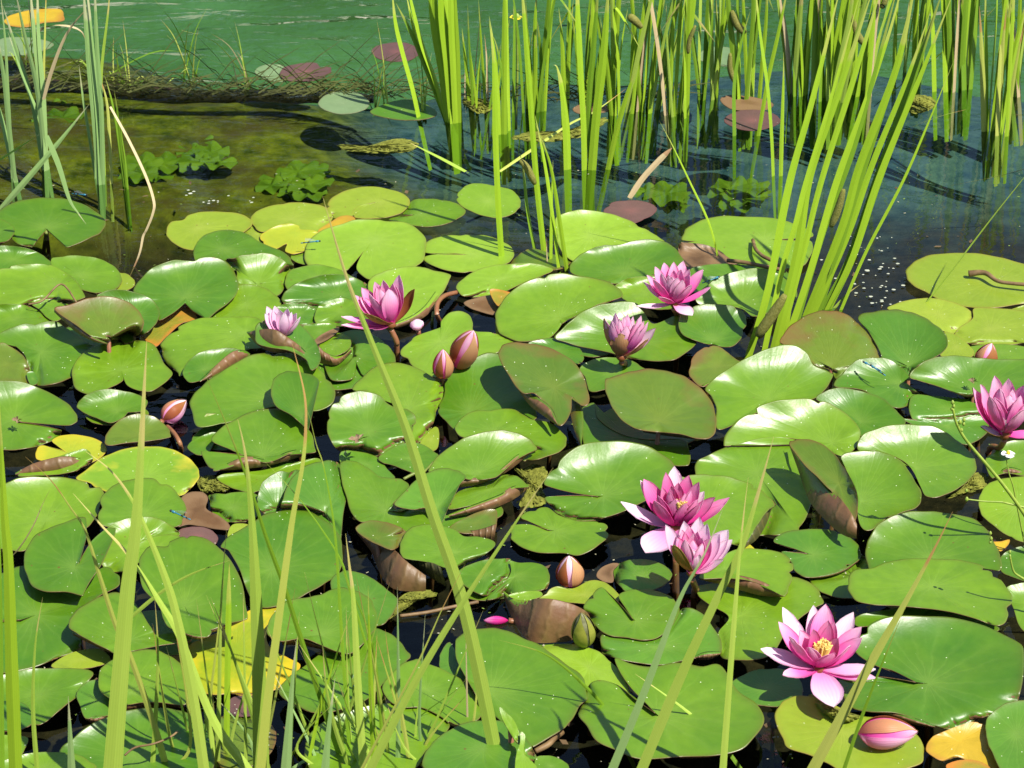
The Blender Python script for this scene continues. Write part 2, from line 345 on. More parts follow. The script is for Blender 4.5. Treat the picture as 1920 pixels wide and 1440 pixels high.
    un = M[d['u']] if d['m'] not in ('rp', 'br', 'gr') else M[d['m']]
    name = d['k'].get('name', 'lily_pad')
    ob = meshobj(name, np.concatenate(vs), F, [M[d['m']], un, un if d['m'] not in ('rp', 'br', 'gr') else M[d['m']]], fm=fm, uv=np.concatenate(uvs), origin=tuple(V[0, 0]))
    tag(ob, d['label'], k.get('cat', 'lily pad'), k.get('group', 'lily pads covering the pond'))
    if h >= .025 and name == 'lily_pad': tube('stalk', [tuple(V[0, 0] - np.array([0, 0, .002])), (V[0, 0][0] + rr.uniform(-.02, .02), V[0, 0][1] + .02, -.16)], .0035, M['stalk'], ob)
    return ob
def tube(name, pts, r, m, parent=None, seg=7, taper=None, sub=6):
    C = spline([tuple(p) for p in pts], None, False, sub) if len(pts) > 2 else np.array(pts, float)
    n = len(C); vs = []
    for i in range(n):
        d = C[min(i + 1, n - 1)] - C[max(i - 1, 0)]; d /= np.linalg.norm(d) + 1e-9
        a = np.cross(d, (0, 0, 1) if abs(d[2]) < .9 else (1, 0, 0)); a /= np.linalg.norm(a); b = np.cross(d, a)
        rr = r * (1 if taper is None else np.interp(i / (n - 1), np.linspace(0, 1, len(taper)), taper))
        vs += [C[i] + rr * (a * math.cos(t) + b * math.sin(t)) for t in np.linspace(0, 2 * math.pi, seg, endpoint=False)]
    F = [(i * seg + j, i * seg + (j + 1) % seg, (i + 1) * seg + (j + 1) % seg, (i + 1) * seg + j) for i in range(n - 1) for j in range(seg)]
    F += [tuple(range(seg))[::-1], tuple((n - 1) * seg + j for j in range(seg))]
    og = tuple(C[0]) if parent is None else tuple(parent.matrix_world.translation) if False else tuple(parent.location)
    return meshobj(name, vs, F, m, parent, origin=og, uv=[(j / seg, i / (n - 1)) for i in range(n) for j in range(seg)])
# listed from the lowest leaf to the topmost one
E_ = 'J'
P('purple pad overlapping a grey green pad in the open green water', 'J', '1575,415 1600,378 1680,358 1770,352 1800,378! 1865,380 1850,415 1790,445 1690,460 1600,450', None, 'rp', .7, flat=1)
P('pale grey green pad half under a purple pad in the open green water', 'J', '1435,395 1470,370 1530,360 1600,370 1640,400 1620,450 1560,460 1480,440 1440,415', None, 'gr', .5, flat=1)
PADS.reverse()
P('drowned purple pad behind the slanting reed in the open green water', 'K', '170,290 200,258 280,240 360,240 430,270 440,300 390,335 300,345 210,330', None, 'rp', .5, flat=1)
P('murky brown pad just under the surface at the far left', 'J', '-60,270 0,220 90,208 200,215 280,235 300,255 240,285 120,310 0,312', None, 'gr', .4, flat=1)
P('ragged dead yellow leaf afloat behind the far left reeds', 'J', '20,115 60,85 150,60 240,50 340,52 360,95 350,118 240,130 150,152 60,148', None, 'yo', .8, flat=1, name='dead_leaf', cat='dead leaf', group='dead leaves')
P('pale green pad lit at the end of the dark sunken log', 'J', '1790,580 1830,535 1920,512 2010,520 2075,570 2060,610 1990,635 1900,640 1820,615', None, 'gr', .9, flat=1)
P('green pad overgrown with weed under the slanting reed', 'K', '160,630 230,590 330,562 420,565 500,600 540,640 480,668 360,676 240,660', None, 'gd', .9, flat=1)
P('small brown pad between reeds above the dried fallen stalk', 'K', '1300,615 1340,588 1420,580 1510,600 1500,625 1420,640 1340,640', None, 'br', .6, flat=1)
P('grey green sunken pad behind the tall right reeds', 'L', '90,310 120,280 180,262 260,268 300,300 290,345 230,370 150,345 100,340', None, 'gr', .5, flat=1)
P('long brown pad lying behind a wine red pad in the reeds', 'L', '210,560 260,535 360,540 460,560 510,585 480,615 380,620 270,612', None, 'br', .6, flat=1)
P('wine red pad on the blue water between the right reeds', 'L', '232,680 270,640 350,618 450,622 530,650 545,690 480,720 390,735 300,720', None, 'rp', 1.0, flat=1)
P('dull red brown pad beside the dried fallen stalk', 'B', '1475,165 1520,120 1600,108 1690,110 1760,135 1772,165 1730,200 1640,235 1550,215 1500,190', None, 'rp', .7, flat=1)

P('shaded pad almost hidden under the bronzed leaf with yellow eye', 'Z', '1332,800 1307,822 1268,839 1209,846 1157,832 1130,811 1120,787 1152,764 1210,758 1266,761 1318,774', None, 'gd', .7, flat=1)
P('low pad showing in the gap left of the drowned pink bud', 'Z', '279,775 264,786 238,793 206,797 173,792 160,780 159,769 173,757 206,752 238,756 265,763', None, 'g', .7, flat=1)
P('low pad peeping out right of the withered flower pad', 'Z', '961,845 957,859 931,869 896,869 867,863 843,852 846,837 868,826 896,819 931,819 954,831', None, 'g', .7, flat=1)
P('low shaded pad beneath the tall folded leaf', 'Z', '1585,905 1564,922 1531,934 1487,940 1445,931 1428,913 1424,895 1443,877 1488,871 1530,876 1568,886', None, 'gd', .7, flat=1)
P('low pad in the gap between the heart shaped leaf and the yellow edged pad', 'Z', '377,955 374,967 351,975 323,975 297,971 278,961 281,948 299,939 322,932 352,933 370,943', None, 'g', .7, flat=1)
P('low pad in the gap behind the cup shaped flower', 'Z', '1194,640 1176,654 1147,664 1109,669 1072,661 1057,647 1054,632 1070,617 1110,612 1147,616 1180,624', None, 'gd', .7, flat=1)
P('low pad under the bronze rolled leaf at left', 'Z', '235,640 225,655 195,669 148,669 111,661 82,648 78,630 109,618 149,611 194,611 230,623', None, 'gd', .7, flat=1)
P('low shaded pad beneath the folded leaf with white spine', 'Z', '944,960 923,977 891,989 847,995 806,986 788,968 783,950 803,932 848,926 891,931 929,940', None, 'gd', .7, flat=1)
P('low pad under the long glossy leaf beside the reed base', 'Z', '1467,730 1462,744 1429,754 1390,753 1354,749 1328,737 1334,722 1357,711 1389,703 1430,705 1455,716', None, 'gd', .7, flat=1)
P('low pad under the stacked pads at right', 'Z', '1693,1080 1670,1100 1636,1115 1586,1122 1540,1110 1519,1090 1512,1068 1537,1047 1587,1041 1635,1045 1679,1057', None, 'g', .7, flat=1)
P('low pad in the gap left of the orange bud', 'Z', '1005,1090 987,1109 950,1120 908,1126 864,1118 846,1099 847,1080 864,1061 908,1053 951,1059 985,1070', None, 'g', .7, flat=1)
P('low shaded pad beneath the wide brown rolled pad', 'Z', '654,900 638,919 595,929 547,932 497,927 473,909 479,891 500,873 546,864 596,870 631,882', None, 'gd', .7, flat=1)
P('low shaded pad under the pad with pale folded edge', 'Z', '501,820 492,834 457,842 420,844 381,840 360,827 367,813 384,800 419,792 458,796 484,806', None, 'gd', .7, flat=1)
P('low pad below the curled leaf of the half hidden flower', 'Z', '724,700 703,715 672,726 627,731 586,723 568,707 563,691 583,675 628,670 671,674 709,683', None, 'gd', .7, flat=1)
P('low pad under the yellow green pad with the lying bud', 'Z', '1505,1290 1501,1310 1470,1324 1430,1323 1395,1316 1368,1300 1372,1279 1397,1264 1429,1253 1471,1255 1497,1271', None, 'gd', .7, flat=1)
P('low shaded pad beneath the split upright leaf', 'Z', '395,1190 376,1214 334,1227 287,1233 237,1225 215,1202 218,1178 238,1155 286,1144 335,1152 373,1166', None, 'g', .7, flat=1)
P('big flat pad with frayed brown stalk lying on it, right edge', 'C', '1255,520 1290,460 1370,420 1500,403 1650,405 1800,430 1920,465 2100,500 2150,580 2050,660 1900,690 1750,710 1620,710 1480,680 1360,620 1280,570', (1770,560), 'gy', .8, flat=1)
P('pale flat pad beside the floating white petals', 'C', '1150,715 1220,680 1330,658 1440,660 1550,690 1620,730 1625,780 1580,830 1520,860 1440,830 1350,780 1250,740', (1440,750), 'gy', 1.1, flat=1)
P('small pad cut off by the right edge beside the big flat pad', 'C', '1805,745 1860,715 1960,690 2060,720 2060,780 1950,790 1860,770', None, 'gy', .9, flat=1)
P('flat yellow green pad with wide notch near right edge', 'C', '1530,860 1560,820 1630,770 1640,712 1740,712 1860,720 1950,740 2050,800 2000,890 1900,915 1750,918 1620,915 1560,890', (1730,830), 'gy', 1.0, flat=1)
P('narrow flat pad behind the bud at the right', 'C', '1600,935 1750,915 1900,925 1990,960 1900,1010 1750,1010 1640,985', None, 'g', .7, flat=1)
P('small pad tucked behind the dark shaded green leaf', 'C', '1450,980 1480,920 1470,850 1540,865 1610,920 1640,970 1580,1000', None, 'gy', .9, flat=1)

P('wavy edged round pad just behind the lone upright reed', 'B', '648,92 660,60 705,22 770,10 860,25 950,45 1000,90 1013,130 990,160 950,190 870,205 770,185 690,150 650,110', (820,110), 'gl', .8, flat=1)
P('smooth green pad with notch and reed shadow, far middle', 'B', '265,215 330,197 403,187! 345,180 400,108 480,97 580,105 650,125 700,165 670,200 600,235 500,255 420,250 320,235', (440,185), 'g', .9, flat=1)
P('yellow green two lobed pad farthest back in the middle', 'B', '-85,150 -60,100 0,60 90,35 180,28 270,45 350,70 385,110 370,150 330,180 240,205 150,210 80,205 75,180 115,145 190,118! 85,145 30,210 -60,200', (210,120), 'gy', .9, flat=1)
P('small dark sliver of pad between the yellow pad and light pad', 'A', '1635,430 1660,400 1720,385 1760,420 1740,465 1680,460', None, 'g', .6, flat=1)
P('small round yellow green pad under the yellow edged one', 'A', '1335,290 1360,250 1420,210 1480,270 1600,330 1560,365 1450,350 1370,320', None, 'gy', .7, flat=1)
P('flat yellow green pad with gold front edge, behind the grass tip', 'A', '1410,212 1440,170 1530,135 1640,118 1760,125 1840,150 1872,195 1850,240 1800,290 1700,280 1640,240 1570,250 1480,285 1430,255', (1640,215), 'gy', .9, flat=1)
P('bright yellow strip of a pad showing behind the grass tip', 'A', '1790,275 1850,235 1920,195 1990,200 1990,250 1900,280 1810,300', None, 'yo', .6, flat=1)
P('yellow notched pad with curled white lit back edge', 'A', '1462,310 1505,275 1570,245 1630,238 1680,250 1690,270 1760,275 1800,300 1760,350 1720,390 1650,408 1605,392 1612,352 1545,382 1490,362', (1660,290), 'y', 1.2, flat=1, b=.06)
P('matt yellow green pad with small brown specks, upper left of the bed', 'A', '935,280 960,230 1030,216 1060,190 1130,172 1240,170 1340,180 1400,205 1420,240 1380,280 1300,310 1180,360 1090,388 1000,362 950,322', (1110,260), 'gy', .9, flat=1)
P('bronze brown pad crumpled behind the thin reed bases', 'B', '955,465 1000,410 1060,378 1130,388 1200,412 1290,412 1305,442 1240,490 1150,500 1040,490', None, 'b', .8, f=.05)
P('notched pad crossed by two reed shadows, left of the lone reed', 'B', '442,385 480,340 560,310 680,298 800,302 890,330 950,365 972,410 950,450 880,480 780,510 680,513 570,495 490,460 458,430 520,412 640,410 700,412! 600,402 500,405', (740,410), 'gl', .9, flat=1)
P('big pale pad with wide notch at the middle back', 'B', '-210,420 -190,350 -120,280 0,240 90,215 200,215 260,225 360,230 430,270 475,330 470,420 430,470 300,520 170,550 120,530 85,490 110,420 160,350! 80,430 30,500 -80,510 -180,480', (185,325), 'gl', 1.2, flat=1, b=.05)
P('wide light pad just right of the thin reed bases', 'B', '1212,300 1205,210 1280,170 1370,160 1480,175 1600,210 1700,260 1780,310 1820,350 1780,400 1600,450 1400,470 1290,440 1230,380', (1400,310), 'gl', 1.2, b=.05)
P('very large flat pad under the big leaning reeds', 'C', '0,300 30,260 110,215 220,195 350,198 500,205 620,235 720,280 725,312 640,320 510,326! 650,332 725,340 720,420 660,480 500,490 300,470 200,440 100,360 0,340', (470,330), 'gl', 1.0, flat=1)
P('brown curled dead leaf with orange patch behind a pink flower', 'C', '-20,350 20,345 120,355 200,385 260,430 310,462 200,470 90,480 20,475 -20,440', None, 'br', 1.6, f=.04, b=.08, name='dead_leaf', cat='dead leaf', group='dead leaves')
P('pad with reed shadow between back flower and curled dead leaf', 'C', '40,500 120,472 220,463 330,470 470,480 600,520 560,640 400,640 200,640 60,620', None, 'g', 1.2, b=.04)
P('pad with a dark shaded right half and a striped shadow, mid back', 'B', '1285,480 1330,420 1420,375 1480,358 1550,358 1640,335 1740,325 1830,345 1900,400 1925,460 1900,520 1750,560 1620,580 1500,570 1380,540 1300,520', (1590,520), 'g', 1.8, b=.06, r=.03, sx=.04)
P('glossy pad striped with one shadow behind the reed base', 'C', '70,650 130,590 200,540 320,500 460,490 560,530 640,600 620,680 500,730 400,760 340,720 250,700 150,700 90,690', (330,690), 'g', 2.0, sy=.05, b=.075, w=.02)
P('narrow pad lit white behind the middle pink flower', 'B', '1540,590 1600,550 1680,535 1760,545 1900,600 1900,700 1780,720 1640,690 1560,640', None, 'g', 1.4, b=.10)

P('notched pad with drooping dark flaps and a visible stalk, far left', 'A', '-20,180 60,125 150,100 250,92 380,100 480,135 560,185 592,225 570,285 510,315 400,365 375,370! 330,330 264,272! 220,320 180,370! 100,350 30,290 -30,240', (258,258), 'g', 2.6, b=.03, f=-.05)
P('small pad cut by the left edge over the notched pad', 'A', '-90,220 0,212 75,255 75,300 30,340 -60,360 -140,290', None, 'g', 2.8)
P('yellow green sliver beside the pale dried reed', 'A', '460,600 560,640 660,628 740,600 760,570 740,540 690,515 560,530', None, 'gy', .8, flat=1)
P('pad with bright left edge below the notched far left pad', 'A', '-150,430 -60,372 60,362 180,385 260,430 290,475 200,510 20,510 -120,490', None, 'g', 1.2, b=.08)
P('oval pad left of the pale dried reed end', 'A', '285,440 340,425 420,416 540,430 630,470 682,530 670,590 590,632 480,615 380,575 310,520', (450,530), 'g', 1.5, b=.045)
P('broad pad with a dead stem across it at the left edge', 'A', '-90,560 0,490 100,470 220,463 300,475 380,520 430,560 475,640 470,655 380,685 280,690 160,690 0,700 -60,640', (330,580), 'g', 2.0, b=.06)
P('dying orange and green leaf crumpled beneath a notched pad', 'A', '790,850 880,790 960,755 1040,690 1110,770 1020,800 930,880 870,930 800,875', None, 'or', .7, flat=1, name='dead_leaf', cat='dead leaf', group='dead leaves')
P('big light pad below the yellow green specked pad', 'A', '1095,440 1095,370 1140,310 1220,278 1320,275 1400,300 1480,350 1600,400 1640,450 1650,490 1560,520 1300,500 1150,480', (1250,380), 'g', 1.2, b=.03)
P('pad with white lit back edge left of the half hidden flower', 'A', '1265,445 1330,420 1420,410 1480,402 1560,420 1620,470 1625,520 1605,580 1570,640 1500,660 1400,640 1330,570 1330,500', (1450,580), 'g', 2.0, sy=.1, b=.075, r=-.03)
P('small shaded pad right of the white lit pad', 'A', '1610,600 1620,510 1720,475 1800,468 1920,500 1990,560 1900,620 1700,640', None, 'g', 1.0, b=.05)
P('pad behind the half hidden flower, left of its petals', 'A', '1170,760 1240,700 1300,640 1340,585 1430,583 1510,610 1570,660 1580,700 1530,740 1470,790 1300,800 1200,790', None, 'g', 1.4)
P('pad with white gloss behind the half hidden flower', 'A', '1590,640 1640,590 1740,545 1850,522 1960,530 2060,575 2110,640 2090,700 1980,720 1790,760 1780,720 1680,690 1600,690', (1900,640), 'g', 2.2, sy=.06, b=.085)
P('small glossy pad just right of the half hidden flower', 'A', '1550,720 1600,690 1690,688 1760,710 1795,745 1780,790 1690,810 1600,790', None, 'g', 1.6, b=.09)
P('pad with torn brown right edge behind the upright pink flower', 'B', '150,570 230,510 330,485 420,478 520,500 610,525 600,570 560,640 500,700 420,770 330,810 250,780 180,700', (330,640), 'gl', 1.4, b=.05, flap=[dict(rim='300,800 400,755 470,700 530,620 600,545', bot='305,830 420,790 500,735 560,650 612,545', hb=.006)])
P('pad under the fallen grey petals of the upright pink flower', 'A', '1780,720 1830,680 1920,655 2000,680 2060,720 2070,790 1920,815 1780,800', None, 'g', 1.8, b=.09)
P('yellow green pad left of the drowned brown leaf', 'B', '645,600 670,560 740,510 840,475 950,465 1060,460 1150,475 1190,500 1130,530 1050,560 960,600 900,630 780,650 690,645', (900,550), 'gl', 1.0, b=.05)
P('drowned brown veined leaf in dark blue water behind the big pad', 'B', '690,680 760,655 830,640 900,650 910,720 860,750 790,735 720,710', None, 'br', .4, flat=1, name='dead_leaf', cat='dead leaf', group='dead leaves')
P('rolled brown leaf end with yellow fold beside the big pad', 'B', '835,612 870,605 950,625 960,650 910,690 880,700 850,660', None, 'or', 1.6, b=.06, name='dead_leaf', cat='dead leaf', group='dead leaves')
P('small round shaded pad wedged below the half hidden flower', 'A', '1690,830 1760,800 1860,800 1895,830 1860,900 1760,920', None, 'g', 1.2)

P('pad tinged with the white shine at the left frame edge', 'A', '-120,760 -40,700 60,690 160,700 240,740 290,785 230,830 80,850 -80,860', None, 'g', 1.8, sy=.06, b=.08)
P('small pad tucked behind the bronze rolled leaf at left', 'A', '180,690 260,680 350,685 395,700 380,740 320,785 270,770 220,720', None, 'g', 1.2)
P('large heart shaped pad with deep notch over an orange leaf', 'A', '750,620 790,550 850,490 960,447 1040,443 1090,448 1130,430 1190,423 1270,450 1320,510 1338,560 1335,620 1290,680 1230,720 1180,765 1160,773! 1080,725 1041,684! 1000,720 950,755 890,780 870,720 800,650', (1045,655), 'g', 2.8, sy=.04, b=.055, r=-.03)
P('round pad with white glare half behind the bronze rolled leaf', 'A', '545,645 600,615 680,608 760,625 840,650 890,710 895,760 860,820 800,860 700,850 620,780 560,700', (760,760), 'g', 3.0, b=.09)
P('wide pad in the shade of the bronze rolled leaf', 'A', '-60,880 0,850 120,805 240,792 320,790 380,830 480,900 530,930 480,1010 420,1090 300,1140 200,1140 160,1060 140,980 60,910 -40,900', (230,960), 'g', 1.8, b=.06, sy=.04)
P('bronze leaf standing with its lower left edge rolled, left of the orange leaf', 'A', '308,718 400,690 500,655 600,646 700,668 780,728 808,790 790,850 740,880 700,905 640,908 600,914 520,875 430,810', (610,880), 'b', 5.0, sy=.12, b=.045, flap=[dict(rim='306,714 430,803 520,872 604,912', bot='304,735 420,842 520,898 604,918', hb=.045)])
P('large smooth pad left of the brown rolled leaf by the half hidden flower', 'A', '905,930 930,880 1000,820 1100,775 1200,765 1380,762 1460,775 1500,850 1480,930 1380,950 1200,1030 1030,1090 1000,1080 930,1010', (1380,850), 'g', 2.2, sy=.06, b=.03)
P('pad behind the two brown curled leaves, crossed by long grass', 'B', '-60,870 0,850 100,835 190,870 260,920 300,980 300,1020 220,1040 170,1085 120,1090 85,1025! 70,1100 20,1120 -60,1110 -100,1000', (70,985), 'g', 1.6, b=.03)
P('small cupped leaf with brown outside beside the crossing grass', 'A', '1795,930 1840,880 1900,850 1960,875 1975,920 1940,960 1860,985', (1890,920), 'g', 2.4, b=.08, flap=[dict(rim='1790,925 1830,965 1900,985 1975,940', bot='1795,1020 1830,1030 1900,1030 1978,960', hb=.01)])
P('brown rolled leaf tip behind the cupped leaf', 'A', '1760,905 1810,860 1900,820 1900,845 1840,890 1770,920', None, 'br', 2.6)
P('dull green pad at the left frame edge behind a dead stem', 'A', '-120,960 0,908 60,930 130,980 165,1050 160,1130 80,1150 -100,1130', None, 'b', 2.0, sy=.06)
P('tiny pad lobe between two big pads at far left', 'A', '150,1080 190,1072 215,1115 205,1140 170,1142', None, 'gd', 1.0)
P('two lobed pad with muddy notch above the drowned pink bud', 'A', '405,1100 420,1020 480,955 560,920 680,905 692,908! 760,895 840,905 890,950 920,1020 970,1080 940,1120 860,1175 800,1180 720,1150 694,1100! 690,1120 640,1150 520,1195 430,1170', (685,1060), 'g', 1.2, b=.03)
P('scrap of pad behind the two lobed pad', 'A', '680,880 720,858 750,880 745,900 700,910', None, 'g', 1.0, flat=1)

P('light pad with one upright lobe behind the paired buds', 'B', '335,980 350,930 420,870 560,820 560,790 600,745 650,728 710,745 740,790 745,840 850,850 930,880 970,910 880,960 790,990 640,1040 560,1100 480,1090 400,1040', (560,900), 'gl', 1.4, b=.05)
P('very large round pad with white back edge and small notch, mid right', 'B', '865,760 890,700 950,620 1050,560 1150,525 1230,517 1330,530 1430,545 1520,575 1570,610 1575,650 1450,690 1330,750 1242,800! 1215,840 1170,880 1110,890 1030,900 960,890 890,850 870,800', (1230,775), 'g', 2.2, sy=.04, b=.065)
P('pad with bright left part below the very large round pad', 'B', '1050,910 1120,890 1200,880 1290,900 1350,950 1360,1010 1300,1030 1200,1010 1100,950', None, 'g', 1.8, b=.09)
P('pad under the cup shaped pink flower with white back rim', 'B', '1200,880 1250,820 1330,750 1430,700 1550,680 1650,680 1700,735 1760,800 1900,750 1990,790 2000,900 1900,990 1800,1010 1650,1000 1500,960 1350,930 1250,900', (1700,900), 'g', 2.4, sy=.05, b=.075)
P('cupped pad striped with several reed shadows', 'C', '-20,760 40,710 120,692 220,692 310,710 355,760 355,820 330,880 270,930 160,920 60,890 -10,850', (170,900), 'g', 2.8, sy=.08, b=.06, r=.06, w=.02)
P('low pad behind the bronze pads near the reed base', 'B', '1340,1050 1420,1000 1540,990 1640,1010 1700,1050 1800,1080 1600,1130 1480,1170 1400,1180 1370,1100', None, 'g', 1.6)
P('small bronze pad left of the reed base', 'C', '35,1080 50,1000 110,940 190,925 250,960 300,1000 350,1030 270,1080 180,1130 105,1155 60,1120', (200,1040), 'b', 2.2, sy=.12, b=.03)
P('large dark leaf with white glare on its right flank beside reeds', 'C', '545,900 600,820 700,750 800,727 890,735 980,790 1060,870 1115,990 1070,1020 980,1040 870,1110 830,1060 740,1030 680,950 600,920', (840,1050), 'b', 4.2, sy=.12, b=.02, r=.05, w=.02)
P('deep green leaf shaded along its right rim near the white petals', 'C', '985,765 1080,730 1200,722 1300,740 1400,790 1470,850 1493,910 1450,970 1330,1030 1270,1090 1240,1060 1130,1020 1110,960 1050,850', (1270,1040), 'gd', 3.6, sy=.16, r=.10, b=-.02)
P('very long glossy leaf with white streak beside the dark leaf', 'C', '130,1160 200,1090 330,1010 450,950 540,925 620,918 690,955 740,1030 820,1070 845,1100 800,1170 740,1220 620,1250 480,1280 350,1330 260,1380 190,1390 190,1280 160,1210', (480,1230), 'g', 3.4, sy=.06, b=.09, w=.016, flap=[dict(rim='135,1155 250,1070 395,1005', bot='105,1150 240,1090 390,1015', hb=.03)])
P('glossy pad carrying two blue damselflies, right of the long leaf', 'C', '850,1150 900,1080 970,1010 1070,992 1160,1000 1230,1050 1278,1105 1250,1125 1330,1190 1320,1230 1210,1275 1100,1230 1000,1170', (1230,1140), 'g', 2.8, sy=.06, b=.08)
P('big pad in front of the small bud at the right', 'C', '1275,1095 1330,1030 1420,990 1530,980 1640,990 1760,1000 1900,1000 2000,1020 2050,1100 1950,1200 1640,1230 1560,1200 1430,1150 1330,1120', (1640,1180), 'g', 3.6, sy=.04, b=.085)
P('bluish sheen pad left of the right edge flower', 'F', '1285,130 1400,125 1550,140 1640,150 1700,170 1700,240 1500,262 1300,265', (1500,200), 'gd', 1.6, b=.02)
P('dark olive pad in the shade of the right edge flower', 'F', '1240,255 1340,262 1500,262 1680,240 1720,320 1600,400 1450,340 1300,290', None, 'gd', 1.0)

P('bright pad whose far rim shines, lower left of the drowned bud', 'D', '-150,170 -60,60 50,40 180,65 320,130 400,190 435,240 425,275 380,292 230,282 100,270! 250,295 345,318! 330,360 240,400 120,425 20,430 -120,390', (80,265), 'g', 1.8, b=.085)
P('small pad with white shine left of the drowned pink bud', 'D', '432,185 460,140 530,100 620,88 700,100 780,120 830,160 800,210 720,218! 690,250 620,278 540,250 470,220', (660,215), 'g', 1.6, b=.085)
P('small two part yellow leaf above the rolled brown leaf', 'D', '205,480 203,440 230,405 300,420 370,442! 320,405 293,378 340,350 430,345 540,368 598,415 590,450 520,500 400,520 280,500', (400,445), 'y', .9, flat=1)
P('rolled leaf with olive brown outside at the left, over a yellow leaf', 'D', '100,575 180,520 250,490 350,460 440,430 480,425 510,450 520,490 460,535 350,565 200,575', None, 'g', 2.6, flap=[dict(rim='85,562 200,505 350,470 450,480 515,495', bot='90,580 200,584 350,574 460,542 515,499', hb=.012)])
P('dark red rimmed rolled pad below the drowned pink bud', 'D', '590,390 600,340 660,270 740,232 800,228 870,245 940,300 958,340 950,360 850,378 700,392 620,405', (780,350), 'b', 2.4, sy=.09, flap=[dict(rim='600,397 750,378 860,362 956,340', bot='610,408 700,412 820,409 900,392 958,347', hb=.006)])
P('large pad yellowing along its edge, left of the muddy gap', 'D', '430,590 500,530 580,470 700,425 830,410 940,420 1040,460 1110,530 1120,580 1080,640 1020,685 900,700 700,700 560,650 500,615', (820,580), 'yr', 1.4, b=.02, r=.03)
P('small round pad lobe left of the wide pad with rolled front', 'D', '1055,420 1080,380 1150,345 1200,330 1240,345 1200,400 1170,450 1110,458', None, 'g', 1.2)
P('narrow pad in the shadow under the wide rolled front pad', 'D', '1220,595 1260,565 1380,555 1500,540 1700,490 1800,480 1780,540 1650,580 1500,620 1450,665 1390,668 1300,642', None, 'g', .9)
P('short pad right of the rotten brown leaf', 'D', '1175,685 1280,672 1395,668 1460,700 1450,800 1390,832 1300,836 1240,836 1200,790 1180,740', None, 'g', 1.2)
P('rotting brown leaf in the muddy gap at lower left', 'D', '1010,720 1050,675 1130,665 1170,700 1160,760 1230,800 1290,850 1280,880 1180,870 1060,850 1000,860 1040,790', None, 'br', .5, flat=1, name='dead_leaf', cat='dead leaf', group='dead leaves')
P('dusky pink pad turned over below the rotten leaf', 'D', '1000,890 1060,865 1140,865 1200,890 1225,940 1150,1000 1000,970', None, 'rp', .9, flat=1)
P('tiny yellow green pad by the large pad with the blotch', 'D', '1280,905 1310,850 1390,848 1410,880 1300,930', None, 'gy', .8, flat=1)

P('pad with fine scratches at the left edge above the heart leaf', 'D', '-60,700 30,620 100,590 200,580 350,585 480,610 560,640 585,680 565,730 545,800 480,870 380,880 250,900 150,990 80,995 -60,960 -90,800', (260,830), 'g', 1.6, b=.06)
P('smooth round pad behind the left tall grass blade', 'D', '555,760 575,690 640,630 740,595 850,590 940,620 1010,690 1048,760 1030,820 1000,860 850,880 700,870 570,850', (800,800), 'g', 2.6, b=.02)
P('pad with white glare right of the heart leaf', 'D', '560,940 620,855 700,820 800,805 900,820 980,870 1010,910 900,960 800,1050 700,1110 600,1110 560,1020', (790,940), 'g', 2.2, b=.085)
P('small pad behind the big upright leaf top', 'D', '755,980 830,930 920,908 1005,915 1030,960 900,1060 790,1070 750,1030', None, 'g', 2.0, b=.05)
P('broad low pad shaded by the heart leaf, lower left', 'G', '-60,400 60,320 200,300 500,330 590,310 640,330 672,370 660,420 560,470 470,540 450,640 450,760 300,830 120,890 0,900 -100,800 -110,630 120,605! -110,600', (200,580), 'g', 1.2, b=.02)
P('wet sliver of pad between two low pads, lower left', 'G', '290,860 380,800 470,775 560,770 620,820 600,850 480,880 330,880', None, 'gy', .6, flat=1)
P('yellow autumn pad with green middle under the grass', 'G', '1045,800 1075,740 1150,710 1290,640 1390,560 1470,535 1555,540 1540,590 1500,680 1520,760 1620,820 1690,860 1650,930 1550,1000 1420,1030 1280,1030 1150,1020 1080,980 1050,900', (1330,760), 'ya', 1.0, flat=1)
P('heart shaped raised leaf with glossy folded right lobe', 'D', '135,1060 150,980 200,910 280,870 380,830 470,808 487,840 485,920 470,980 448,1058! 510,950 600,872 640,870 650,890 620,970 560,1090 500,1180 465,1250! 380,1230 250,1225 180,1190 145,1120', (420,1090), 'g', 4.0, sy=.08, b=.04, l=.03)

P('pad with light back edge behind the small folded upright leaf', 'A', '1030,1060 1060,1010 1130,960 1250,938 1330,940 1400,965 1395,990 1300,1040 1200,1100 1130,1120 1070,1130 1035,1100', (1150,1060), 'g', 2.4, b=.07, flap=[dict(rim='1120,1125 1200,1050 1300,965 1370,952 1405,970', bot='1130,1130 1220,1097 1300,1047 1390,997 1407,975', hb=.02)])
P('very large pad with pale folded front edge', 'A', '1070,1250 1095,1190 1160,1130 1260,1060 1380,990 1500,962 1580,965 1700,985 1800,1060 1870,1140 1885,1210 1840,1270 1750,1290 1600,1260 1440,1290 1300,1350 1130,1380 1090,1340', (1560,1230), 'g', 2.6, sy=.04, b=.045, flap=[dict(rim='1160,1308 1300,1306 1420,1288', bot='1112,1378 1260,1350 1425,1292', hb=.012)], u='ug')
P('curled leaf with long brown underside in front of half hidden flower', 'A', '1440,815 1480,785 1560,773 1680,800 1760,880 1800,960 1795,1030 1750,1060 1720,1000 1620,950 1500,930 1440,900', (1700,960), 'gd', 4.6, b=.05, r=.05, flap=[dict(rim='1388,850 1450,838 1540,835 1620,880 1700,940 1748,1002', bot='1396,862 1450,922 1530,962 1620,962 1690,992 1746,1010', hb=.035)])
